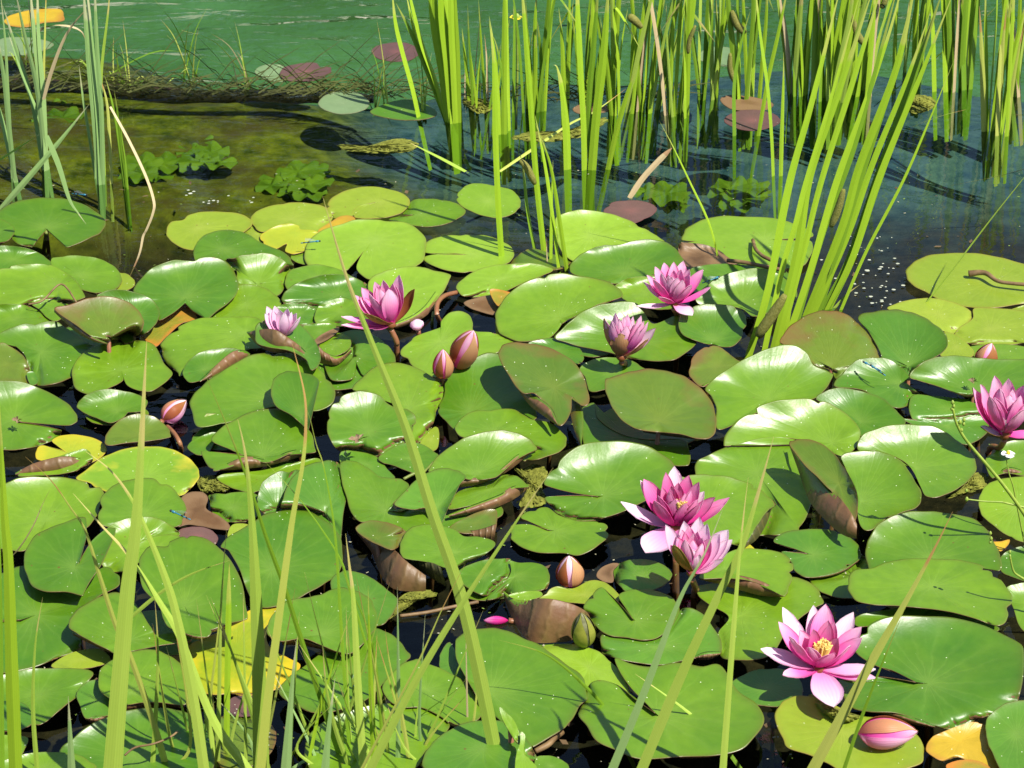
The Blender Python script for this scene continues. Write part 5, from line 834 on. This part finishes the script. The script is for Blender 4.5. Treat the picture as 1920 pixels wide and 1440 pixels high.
grass('thin upright blade over the yellow pad', 'Z', '408,1450 411,1300 414,1150 420,1050 425,993', 7, 'grass', 2.50)
grass('short blunt green blade over the yellow pad', 'Z', '424,1450 426,1300 428,1180 430,1056', 9, 'reed', 2.52, taper=.2)
grass('short pale blue blade at the bottom left', 'Z', '135,1460 132,1390 128,1305', 16, 'reedb', 2.42)
grass('pale blue spear shaped blade under the folded leaf', 'Z', '535,1460 542,1360 549,1270 556,1200', 21, 'reedb', 2.40, taper=.95)
grass('pale blue spear shaped blade right of the other spear', 'Z', '608,1460 617,1360 628,1272', 20, 'reedb', 2.41, taper=.95)
grass('bent over green blade near the bottom left glossy pad', 'Z', '413,1460 400,1400 388,1345 384,1328 372,1332 335,1350', 9, 'grass', 2.50, taper=.3)
grass('straight blade tip left of the crossing grasses', 'Z', '683,1460 672,1300 663,1130 655,1060 648,1000', 12, 'grass', 2.47, taper=.5)
grass('bright thin blade behind the straight blade tip', 'Z', '703,1450 696,1300 692,1180 690,1098', 10, 'reed', 2.50)
grass('slim pale blade right of the thin grass tuft', 'Z', '746,1460 747,1300 746,1180 745,1100', 8, 'reedb', 2.50)
grass('dark stem running behind the thin grass tuft', 'Z', '722,1460 708,1280 690,1180 650,1090 640,1060', 6, 'reedd', 2.55)
grass('short blade slanting right beside the spear blade', 'Z', '545,1420 575,1370 605,1310 640,1235', 8, 'grass', 2.53)
grass('thin straw stem in the bottom middle', 'Z', '860,1460 885,1370 895,1290 903,1215', 5, 'ygrass', 2.55)
grass('dark thin stem slanting right in the bottom middle', 'Z', '700,1440 780,1350 860,1290 875,1265', 6, 'reedd', 2.58)
grass('straw thin stem slanting low in the bottom middle', 'Z', '760,1450 830,1400 900,1350 970,1322', 5, 'ygrass', 2.60)
grass('very thin tan stem over the pale bitten pad', 'Z', '878,1430 876,1330 874,1220 874,1150', 3.5, 'dry', 2.58)
grass('curving tan stem at the left edge crossing the bright blade', 'Z', '-10,1070 30,1035 60,990 80,945 93,920', 4, 'dry', 2.5, root=False)
grass('thin slanting blade under the pale blue blade', 'Z', '625,1450 660,1390 700,1330 735,1300', 5, 'reedd', 2.56)
grass('slim bright blade leaning left across the yellow pad', 'Z', '505,1450 470,1330 430,1210 395,1120', 9, 'grass', 2.47)
grass('slim bright blade leaning right beside the spear blades', 'Z', '575,1450 600,1330 640,1200 665,1130', 9, 'reed', 2.49)
grass('upright slim blade between broadest blade and long curved blade', 'Z', '285,1450 292,1340 296,1220 290,1120', 8, 'grass', 2.48)
grass('bright blade just right of the yellow green reed at far left', 'Z', '70,1450 62,1330 66,1210 80,1120', 8, 'grass', 2.45)
grass('slender blade leaning left from the foot of the crossing blades', 'Z', '660,1450 630,1370 612,1290 605,1210', 9, 'grass', 2.48)
grass('slender blade leaning over the big pale bitten pad', 'Z', '770,1450 755,1350 732,1250 722,1180', 7, 'ygrass', 2.5)
rr_ = random.Random(77)
for i_, (bx, lab) in enumerate([(575, 'low thin straw grass below the spear blades'), (655, 'low thin grass at the foot of the straight blade tip'), (800, 'low fine grass at the foot of the crossing blades'), (450, 'low fine grass at the foot of the broad shadowed blade'), (350, 'fine grass around the foot of the long curved blade'), (720, 'fine grass right of the straight blade tip')]):
    it = [('Z', '%f,1450 %f,%f %f,%f' % (bx + rr_.uniform(-45, 45), bx + rr_.uniform(-50, 50), 1400 - rr_.uniform(0, 20), bx + rr_.uniform(-110, 110), 1330 - rr_.uniform(0, 260))) for k in range(6)]
    o = tag(empty('grass_tuft', (0, 2.5, 0)), lab, 'grass tuft', 'low tufts of fine grass')
    for k, t in enumerate(it): blade('blade', o, wpts('Z', t[1], 2.5 + rr_.uniform(-.03, .05), 0), 9 * .00055, M[rr_.choice(['grass', 'grass', 'ygrass', 'grass', 'reedb'])], rr_.uniform(-.6, .6), taper=.8)
# ------------------------------------------------------------------ log, weeds, small things
def log():
    m = plain('wet dark wood', (.012, .008, .004), (.040, .026, .010), 60, .75, .25, 1.0, None, 8)
    A, B = at_z(-60, 150, 0.), at_z(700, 172, 0.); n, seg = 60, 16; vs = []; rr = random.Random(4)
    for i in range(n):
        t = i / (n - 1); c = A + (B - A) * t + np.array([0, .015 * math.sin(9 * t), -.013 - .006 * t * t]); r = .014 * (1 + .12 * math.sin(17 * t) + .08 * math.sin(41 * t)) * (1 if t < .9 else 1 - (t - .9) * 4)
        vs += [c + np.array([0, r * math.cos(a) * (1 + rr.uniform(-.05, .05)), r * math.sin(a) * (1 + rr.uniform(-.08, .08))]) for a in np.linspace(0, 2 * math.pi, seg, endpoint=False)]
    F = [(i * seg + j, i * seg + (j + 1) % seg, (i + 1) * seg + (j + 1) % seg, (i + 1) * seg + j) for i in range(n - 1) for j in range(seg)] + [tuple(range(seg)), tuple((n - 1) * seg + j for j in range(seg))[::-1]]
    tag(meshobj('sunken_log', vs, F, m, origin=tuple((A + B) / 2)), 'dark sunken log edging the open green water at upper left', 'log')
log()
def matted():
    rr = random.Random(31); vs, F = [], []
    for k in range(420):
        x = rr.uniform(-30, 720) if k < 300 else rr.uniform(690, 1250); A = at_z(x, 148 + (x / 740) * 18 + rr.uniform(2, 20), .004); L, a = rr.uniform(.03, .13), rr.gauss(0, .35) + (math.pi if rr.random() < .5 else 0); d = np.array([math.cos(a), math.sin(a) * .5, rr.uniform(-.05, .45) if k % 3 else rr.uniform(.4, 1.2)]) * L; w_ = rr.uniform(.0007, .0016); s_ = np.array([-d[1], d[0] * .3, abs(d[0])]); s_ = s_ / (np.linalg.norm(s_) + 1e-6) * w_; i = len(vs)
        vs += [A - s_, A + s_, A + d * .5 + s_ + np.array([0, 0, .01]), A + d * .5 - s_ + np.array([0, 0, .01]), A + d + np.array([0, 0, -.002])]; F += [(i, i + 1, i + 2, i + 3), (i + 3, i + 2, i + 4)]
    tag(meshobj('matted_sedge', vs, F, plain('matted brown sedge', (.035, .036, .008), (.11, .125, .025), 8, .7), smooth=False), 'matted brown and green sedge strands along the edge of the open water', 'sedge', None, 'stuff')
matted()
def debris():
    rr = random.Random(12); vs, F, fm = [], [], []
    for k in range(1500):
        p = (rr.uniform(-20, 1940), rr.uniform(300, 1440)); Q = at_z(*p, .0012); r = rr.uniform(.0006, .003) if k % 9 else rr.uniform(.004, .011); a = rr.uniform(0, 6.28); e = rr.uniform(.15, .8); u = np.array([math.cos(a), math.sin(a), 0]) * r; v = np.array([-math.sin(a), math.cos(a), .1]) * r * e; i = len(vs)
        vs += [Q - u, Q - u * .3 + v, Q + u, Q + u * .2 - v]; F.append((i, i + 1, i + 2, i + 3)); fm.append(k % 3)
    tag(meshobj('floating_debris', vs, F, [plain('brown bits', (.05, .03, .012), (.14, .09, .04), 30, .7), plain('duckweed', (.10, .17, .02), (.18, .25, .04), 40, .6), plain('pale bits', (.25, .24, .15), (.38, .36, .24), 40, .6)], fm=fm, smooth=False), 'tiny bits of duckweed and plant litter on the dark water between the pads', 'litter', None, 'stuff')
debris()
def tuft(label, reg, base, tips, m=('reedd', 'ygrass', 'grass'), w=2.6, z0=.0, seed=0):
    rr = random.Random(seed); B = at_z(*full(reg, base), z0); o = tag(empty('grass_tuft', tuple(B)), label, 'grass tuft', 'thin grass tufts growing from the log')
    for i, t in enumerate(tips):
        T = at_y(*full(reg, t), float(B[1]) + rr.uniform(-.05, .05)); st = B + np.array([rr.uniform(-.02, .02), rr.uniform(-.01, .01), -.02]); mid = (st + T) / 2 + np.array([0, 0, .02 + .12 * abs(T[0] - st[0])])
        blade('blade', o, [st, mid, T], w * mpp(B), M[m[i % len(m)]], rr.uniform(-.6, .6), taper=.8)
tuft('thin grass tuft spraying from the middle of the log', 'J', (1080, 430), [(870, 0), (905, 110), (1070, 110), (1170, 40), (1000, 430), (880, 550), (700, 535), (1120, 150), (940, 200), (1160, 320)], seed=1)
tuft('thin grass tuft with a white straw at the right of the log', 'J', (1400, 480), [(1020, 170), (1190, 190), (1290, 150), (1320, 120), (1330, 290), (1460, 500), (1230, 560), (1280, 300)], ('grass', 'dry', 'reedd'), seed=2)
tuft('fine grass tuft on the log right of the left reeds', 'J', (690, 460), [(610, 215), (640, 200), (655, 250), (740, 310), (690, 110), (600, 420), (700, 520), (850, 480), (670, 240)], seed=3)
tuft('fine long grass lying low over the water on the log', 'J', (560, 430), [(1300, 375), (600, 300), (410, 340), (470, 560), (430, 400), (350, 370)], seed=4, w=3)
tuft('thin grass tuft around the drowned purple pad', 'K', (220, 590), [(165, 260), (200, 110), (240, 330), (180, 370), (300, 480), (130, 650), (290, 720), (270, 290), (190, 420)], seed=5)
tuft('thin grass tuft in front of the dense reed fan', 'K', (440, 640), [(420, 100), (430, 380), (400, 250), (360, 400), (490, 480), (510, 290), (340, 460)], seed=6)
tuft('thin grass tuft with a red stem right of the dense reed fan', 'K', (745, 560), [(710, 120), (720, 260), (790, 50), (770, 180), (840, 300), (700, 320), (810, 380), (730, 360)], ('reedd', 'grass', 'dry'), seed=7)
tuft('thin grasses along the left bank of the pond', 'J', (150, 330), [(30, 160), (60, 230), (110, 120), (160, 60), (260, 190), (20, 330), (210, 240), (120, 200)], ('reedd', 'dry', 'grass'), seed=8)
# submerged leafy plants
M['weed'] = plain('submerged weed', (.09, .165, .007), (.22, .31, .018), 18, .6, .2, .4, .3)
M['algae'] = plain('algae mat', (.08, .09, .010), (.22, .23, .035), 90, .8, .2, 1.0, None, 6)
def weed(label, reg, c, rx, n, seed, z=-.06):
    rr = random.Random(seed); C = at_z(*full(reg, c), z); o = tag(empty('water_plant', tuple(C)), label, 'water plant', 'lobed plants under the water')
    for k in range(n):
        p = full(reg, (c[0] + rr.uniform(-1, 1) * rx, c[1] + rr.uniform(-.5, .5) * rx)); Q = at_z(*p, z + rr.uniform(-.02, .02)); R = rr.uniform(.026, .044); N = 40; ph = rr.uniform(0, 6); tx, ty = rr.uniform(-.15, .15), rr.uniform(-.15, .15); vs = [Q]
        for j in (1, 2, 3, 4):
            for i in range(N):
                a = 2 * math.pi * i / N; q = R * j / 4 * (1 + .09 * math.sin(7 * a + ph) + .05 * math.sin(13 * a)); x, y = q * math.cos(a), q * math.sin(a); vs.append(Q + np.array([x, y, tx * x + ty * y + .006 * math.sin(6 * a + ph) * j / 4]))
        F = [(0, 1 + i, 1 + (i + 1) % N) for i in range(N)] + [(1 + j * N + i, 1 + (j + 1) * N + i, 1 + (j + 1) * N + (i + 1) % N, 1 + j * N + (i + 1) % N) for j in range(3) for i in range(N)]
        meshobj('leaf', vs, F, M['weed'], o)
weed('lobed yellow green plant under clear water, left one of three', 'J', (880, 940), 110, 8, 1)
weed('bright lobed plant under water above the left one', 'J', (1180, 860), 110, 8, 2)
weed('lobed plant under water behind the yellow green pads', 'J', (1640, 1010), 130, 9, 3)
weed('green plant under water left of the stiff reeds', 'J', (330, 640), 90, 6, 4)
weed('bright green plant under water behind the very large flat pad', 'L', (330, 1090), 110, 8, 5, -.08)
weed('green plant under water by the dull red pad', 'K', (1800, 1100), 100, 7, 6, -.08)
def mat_(label, reg, pts, seed, m='algae', h=.006, name='algae_mat', cat='algae'):
    rr = random.Random(seed); o = spline([full(reg, p) for p in parse(pts)[0]], None, True, 8); c = o.mean(0); T = np.linspace(0, 1, 12); vs = []
    for j, t in enumerate(T[1:]):
        im = c + t * (o - c) * (1 + .05 * np.array([rr.uniform(-1, 1) for _ in o]))[:, None]; vs.append(at_z(im[:, 0], im[:, 1], np.array([max(-.004, (h * (1 - t ** 3)) + rr.uniform(-.002, .0025)) for _ in o])))
    V = np.concatenate([[at_z(c[0], c[1], h)], *vs]); N = len(o)
    F = [(0, 1 + i, 1 + (i + 1) % N) for i in range(N)] + [(1 + j * N + i, 1 + (j + 1) * N + i, 1 + (j + 1) * N + (i + 1) % N, 1 + j * N + (i + 1) % N) for j in range(len(T) - 2) for i in range(N)]
    tag(meshobj(name, V, F, M[m], origin=tuple(V[0])), label, cat, 'floating algae mats')
mat_('yellow algae mat right of the leaning reeds', 'L', '1230,560 1290,535 1380,540 1425,580 1390,620 1320,640 1250,610', 1)
mat_('olive algae strip under the weedy green pad', 'K', '0,810 120,825 300,780 400,790 430,830 330,860 150,860 0,840', 2)
mat_('olive algae mat at the foot of the dense reed fan', 'K', '680,560 740,545 830,570 850,610 780,640 700,600', 3)
mat_('pale olive algae mat below the broad pair of reeds, far back', 'K', '960,780 1060,740 1200,750 1380,700 1480,660 1480,700 1350,770 1150,800', 4)
mat_('wet algae on the yellow green pad beside the lying bud', 'I', '700,1040 780,1030 860,1090 960,1130 1040,1160 960,1200 860,1190 760,1130', 5, h=.028)
mat_('slimy algae in the dark gap, centre of the bed', 'E', '960,520 1010,540 1100,510 1160,560 1130,640 1160,720 1080,750 1000,740 1040,640', 6)
mat_('algae crust beside the brown cone leaf', 'H', '330,480 420,430 500,440 540,470 430,500 340,560 270,600 300,520', 7)
mat_('algae beside the rotting brown leaf', 'D', '1110,600 1180,570 1260,610 1300,650 1200,670 1130,660', 8)
mat_('algae strip left of the stacked pads', 'F', '1560,600 1640,560 1720,570 1700,640 1580,680 1480,700', 9)
# floating white petals
def specks():
    rr = random.Random(5); vs, F = [], []
    for k in range(75):
        if k < 60: p = (1600 + rr.gauss(50, 38), 525 + rr.gauss(0, 42))
        else: p = (rr.uniform(290, 480), 366 + rr.uniform(-10, 16))
        Q = at_z(*p, .003); r = rr.uniform(.0012, .0042); i = len(vs); n = 7; vs.append(Q + np.array([0, 0, .001])); vs += [Q + np.array([r * math.cos(a), r * math.sin(a) * rr.uniform(.6, 1), 0]) for a in np.linspace(0, 6.28, n, endpoint=False)]; F += [(i, i + 1 + j, i + 1 + (j + 1) % n) for j in range(n)]
    tag(meshobj('floating_petals', vs, F, plain('fallen white petals', (.26, .29, .20), (.45, .46, .36), 90, .6)), 'tiny white petals scattered on the water beside the leaning reeds', 'petals', None, 'stuff')
specks()
# damselflies
M['dblue'] = plain('blue damselfly body', (.02, .12, .20), (.04, .22, .32), 400, .3); M['dblack'] = plain('black damselfly bands', (.01, .012, .015), (.02, .03, .04), 300, .3)
bw = NB('damselfly wing').base((.6, .66, .66), .2, .6); bw.p.inputs['Alpha'].default_value = .28; M['dwing'] = bw.m
def damsel(label, px, ang, z, L=.034):
    C = at_z(*px, z); o = tag(empty('damselfly', tuple(C)), label, 'damselfly', 'blue damselflies'); d = np.array([math.cos(ang), math.sin(ang), .12]); d /= np.linalg.norm(d)
    P_ = [C + d * L * t for t in (-.7, -.45, -.2, .05, .2)]; tube('abdomen', [P_[0], P_[1], P_[2], P_[3]], .0009, M['dblue'], o, 6, None, 3)
    for a, b in ((.15, .3), (.45, .6)): tube('band', [P_[0] + (P_[3] - P_[0]) * a, P_[0] + (P_[3] - P_[0]) * b], .00105, M['dblack'], o, 6)
    meshobj('thorax', *lathe(C + d * L * .03, C + d * L * .22, .0019, [(0, .4), (.3, 1), (.7, 1), (1, .4)], 8), M['dblue'], o); meshobj('head', *lathe(C + d * L * .22, C + d * L * .30, .0021, [(0, .5), (.5, 1), (1, .4)], 8), M['dblack'], o)
    for s in (-1, 1):
        R = C + d * L * .14 + np.array([0, 0, .0015]); sd = np.array([-d[1], d[0], 0]) * s; E = R - d * L * .62 + sd * .003 + np.array([0, 0, .004]); up = np.array([0, 0, .0028])
        meshobj('wing', [R, R + (E - R) * .6 + up, E + up * .6, E - up * .3, R + (E - R) * .5 - up * .4], [(0, 1, 2, 3, 4)], M['dwing'], o, smooth=False)
damsel('blue damselfly on the pad edge above the split upright leaf', (330, 1272 - 310), 2.6, .115)
damsel('damselfly perched beside the topmost pink bloom', (1340, 522), .5, .045); damsel('damselfly on the yellow pad near the long grass tip', (590, 453), 0., .03)
damsel('upper of two damselflies on the glossy pad right of the dark leaf', (1628, 683), 2.4, .06); damsel('second damselfly close beside the first on the glossy pad', (1640, 690), 2.2, .06)
damsel('damselfly skimming dark water behind the notched far left pad', (155, 365), -.5, .012); damsel('blue damselfly on a thin stem at the lower middle', (669, 1262), 1.5, .12)
# dead flower scraps
M['scrap'] = plain('withered flower', (.12, .07, .035), (.28, .20, .12), 90, .8, .2, 1)
def scrap(label, px, r, z, seed):
    rr = random.Random(seed); C = at_z(*px, z); vs, F = [], []
    for k in range(7):
        a = k * .9 + rr.uniform(0, .4); d = np.array([math.cos(a), math.sin(a), rr.uniform(0, .35)]) * r * rr.uniform(.6, 1.1); s = np.array([-math.sin(a), math.cos(a), rr.uniform(-.3, .3)]) * r * .22; i = len(vs)
        vs += [C, C + d * .5 + s, C + d, C + d * .5 - s + np.array([0, 0, .003])]; F.append((i, i + 1, i + 2, i + 3))
    tag(meshobj('withered_flower', vs, F, M['scrap'], smooth=False, origin=tuple(C)), label, 'withered flower')
scrap('withered brown flower lying on a pad, centre left', (672, 824), .016, .05, 1); scrap('small brown scrap on the pad below the small bud at right', (1825, 715), .009, .05, 2); scrap('dark scrap in the notch of the far left shiny pad', (33, 788), .010, .035, 3)
# frayed stalk on the big flat pad, petiole loops
def stem(label, reg, pts, zs, w, m, name='fallen_stalk', cat='stalk', taper=None):
    W = [at_z(*full(reg, p), z) for p, z in zip(pts, zs)]; tag(tube(name, W, w * mpp(W[0]) / 2, m, None, 8, taper), label, cat, 'loose stalks lying on the pads and water')
M['deadst'] = plain('dead brown stalk', (.10, .055, .02), (.22, .14, .06), 60, .6)
stem('frayed brown stalk lying on the big flat pad', 'C', [(1610, 520), (1700, 515), (1770, 560), (1860, 575), (2000, 585)], (.016, .022, .02, .02, .022), 9, M['deadst'], taper=[1.5, 1.1, .8, .8, .8])
stem('brown stalk curving over the very large flat pad', 'C', [(395, 330), (410, 380), (450, 420), (510, 450), (575, 500)], (.016, .022, .026, .024, .02), 7, M['deadst'])
stem('brown stalk running from the curled dead leaf to the reeds', 'C', [(250, 445), (340, 455), (440, 475), (520, 490), (580, 505)], (.02, .022, .022, .022, .02), 8, M['deadst'])
stem('old petiole loop right of the upright pink lily', 'B', [(650, 625), (580, 645), (540, 690), (540, 760), (570, 805)], (.008, .02, .028, .02, -.02), 9, M['stalk'])
stem('yellow petiole in the gap left of the paired buds', 'B', [(520, 735), (512, 780), (508, 840)], (.02, .01, -.02), 6, M['stalkg'])
stem('visible petiole under the notched far left pad', 'A', [(262, 285), (255, 330), (245, 400)], (.022, .0, -.04), 8, M['stalkg'])
stem('reddish petiole below the drowned pink bud', 'D', [(940, 300), (980, 340), (1010, 390), (1022, 440)], (.0, .012, .012, -.01), 9, M['stalk'])
stem('yellow stalk between the centre pads', 'E', [(350, 595), (420, 560), (470, 550), (520, 500)], (.015, .02, .02, .01), 6, M['stalkg'])
stem('straight brown stalk floating in the lower middle gap', 'H', [(330, 585), (480, 565), (620, 535), (770, 505)], (.004,) * 4, 7, M['deadst'])
stem('dead stem lying on the broad left edge pad', 'A', [(160, 692), (240, 670), (345, 578), (430, 680)], (.03, .034, .045, .034), 3.5, M['deadst'])
stem('pale grass scrap arching over the bottom left glossy pad', 'G', [(700, 1370), (760, 1325), (860, 1305), (950, 1270), (1000, 1235)], (.05, .056, .06, .06, .06), 4, M['deadst'])
stem('brown root strands in the bottom middle dark gap', 'H', [(1090, 1345), (1160, 1310), (1200, 1270), (1240, 1240)], (.004, .008, .008, .004), 12, M['deadst'])
# bud sprigs, water plantain, small flowers
M['sprig'] = plain('young green sprig', (.18, .26, .03), (.28, .36, .05), 70, .5); M['white'] = plain('white petal', (.78, .78, .74), (.85, .85, .82), 80, .6); M['yel'] = plain('yellow petal', (.75, .55, .02), (.82, .66, .05), 80, .5)
def sprig(label, reg, pts, y0, w, buds, flower_=None, lean=0., name='plantain_stem', cat='water plantain'):
    W = wpts(reg, pts, y0, lean, True); g = mpp(W[1]); o = tag(empty(name, tuple(W[1])), label, cat, 'stems of small budding water plants'); tube('stem', W, w * g / 2, M['sprig'], o, 7, [1.1, 1, .9, .8, .6])
    for (x, y, r) in buds:
        Q = at_y(*full(reg, (x, y)), W[1][1], lean); meshobj('bud', *lathe(Q - np.array([0, 0, r * g]), Q + np.array([0, 0, r * g * 1.2]), r * g * .8, [(0, .2), (.25, .85), (.5, 1), (.8, .6), (1, .1)], 8), M['sprig'], o)
    if flower_:
        x, y, r, mm = flower_; Q = at_y(*full(reg, (x, y)), W[1][1], lean)
        for k in range(3): petal(o, 'petal', Q, Q + r * g * np.array([math.cos(k * 2.1 + .7), math.sin(k * 2.1 + .7), -.1]), (0, 0, 1), r * g * 1.3, M[mm], M[mm], .05, .2, random.Random(k), .6)
        meshobj('centre', *lathe(Q, Q + np.array([0, 0, r * g * .5]), r * g * .3, [(0, 1), (.6, .9), (1, .3)], 8), M['yel'], o)
sprig('budding plantain stem leaning left over pads at right', 'F', '1990,900 1890,745 1790,610 1690,490 1590,370 1540,280 1520,200', 2.95, 7, [(1518, 165, 4.5), (1524, 185, 4), (1515, 200, 4), (1545, 290, 4), (1560, 275, 4.5), (1582, 262, 4), (1580, 285, 4), (1568, 320, 4)])
sprig('tiny plantain stem with one bud in dark water at right', 'F', '1885,745 1800,725 1700,720 1600,708', 2.95, 4, [(1598, 708, 4.5), (1596, 660, 3.5)])
sprig('thin stem carrying a tiny white flower at right', 'F', '1880,740 1860,640 1835,560 1820,480', 2.97, 3, [], (1832, 452, 13, 'white'))
sprig('small budding stem beside the yellow scrap at right edge', 'F', '1960,1180 1900,1145 1860,1110 1840,1020', 2.8, 5, [(1840, 1005, 3.5), (1842, 1040, 3), (1730, 900, 4), (1735, 930, 4), (1730, 950, 3.5)])
sprig('leafy green sprig left of the yellow green pad, lower right', 'I', '500,1480 505,1300 506,1200 512,1100', 2.66, 8, [(510, 1090, 9), (490, 1140, 7), (515, 1130, 8), (505, 1175, 6)], name='green_sprig', cat='sprig')
sprig('short green sprig between leafy sprigs, lower right', 'I', '440,1480 440,1380 438,1300 432,1265', 2.65, 5, [(432, 1265, 6), (445, 1300, 5), (440, 1340, 5)], name='green_sprig', cat='sprig')
sprig('curved green sprig on the edge of the yellow green pad', 'I', '560,1460 600,1380 625,1290 632,1200 638,1150', 2.66, 6, [(638, 1140, 6), (625, 1180, 5), (632, 1200, 5), (540, 1370, 8), (530, 1400, 8)], name='green_sprig', cat='sprig')
sprig('yellow flower on a stalk among the top middle reeds', 'K', '985,600 990,400 988,220 984,120', 4.75, 5, [(975, 100, 7), (990, 98, 7)], (982, 96, 12, 'yel'), name='yellow_flower', cat='flower')
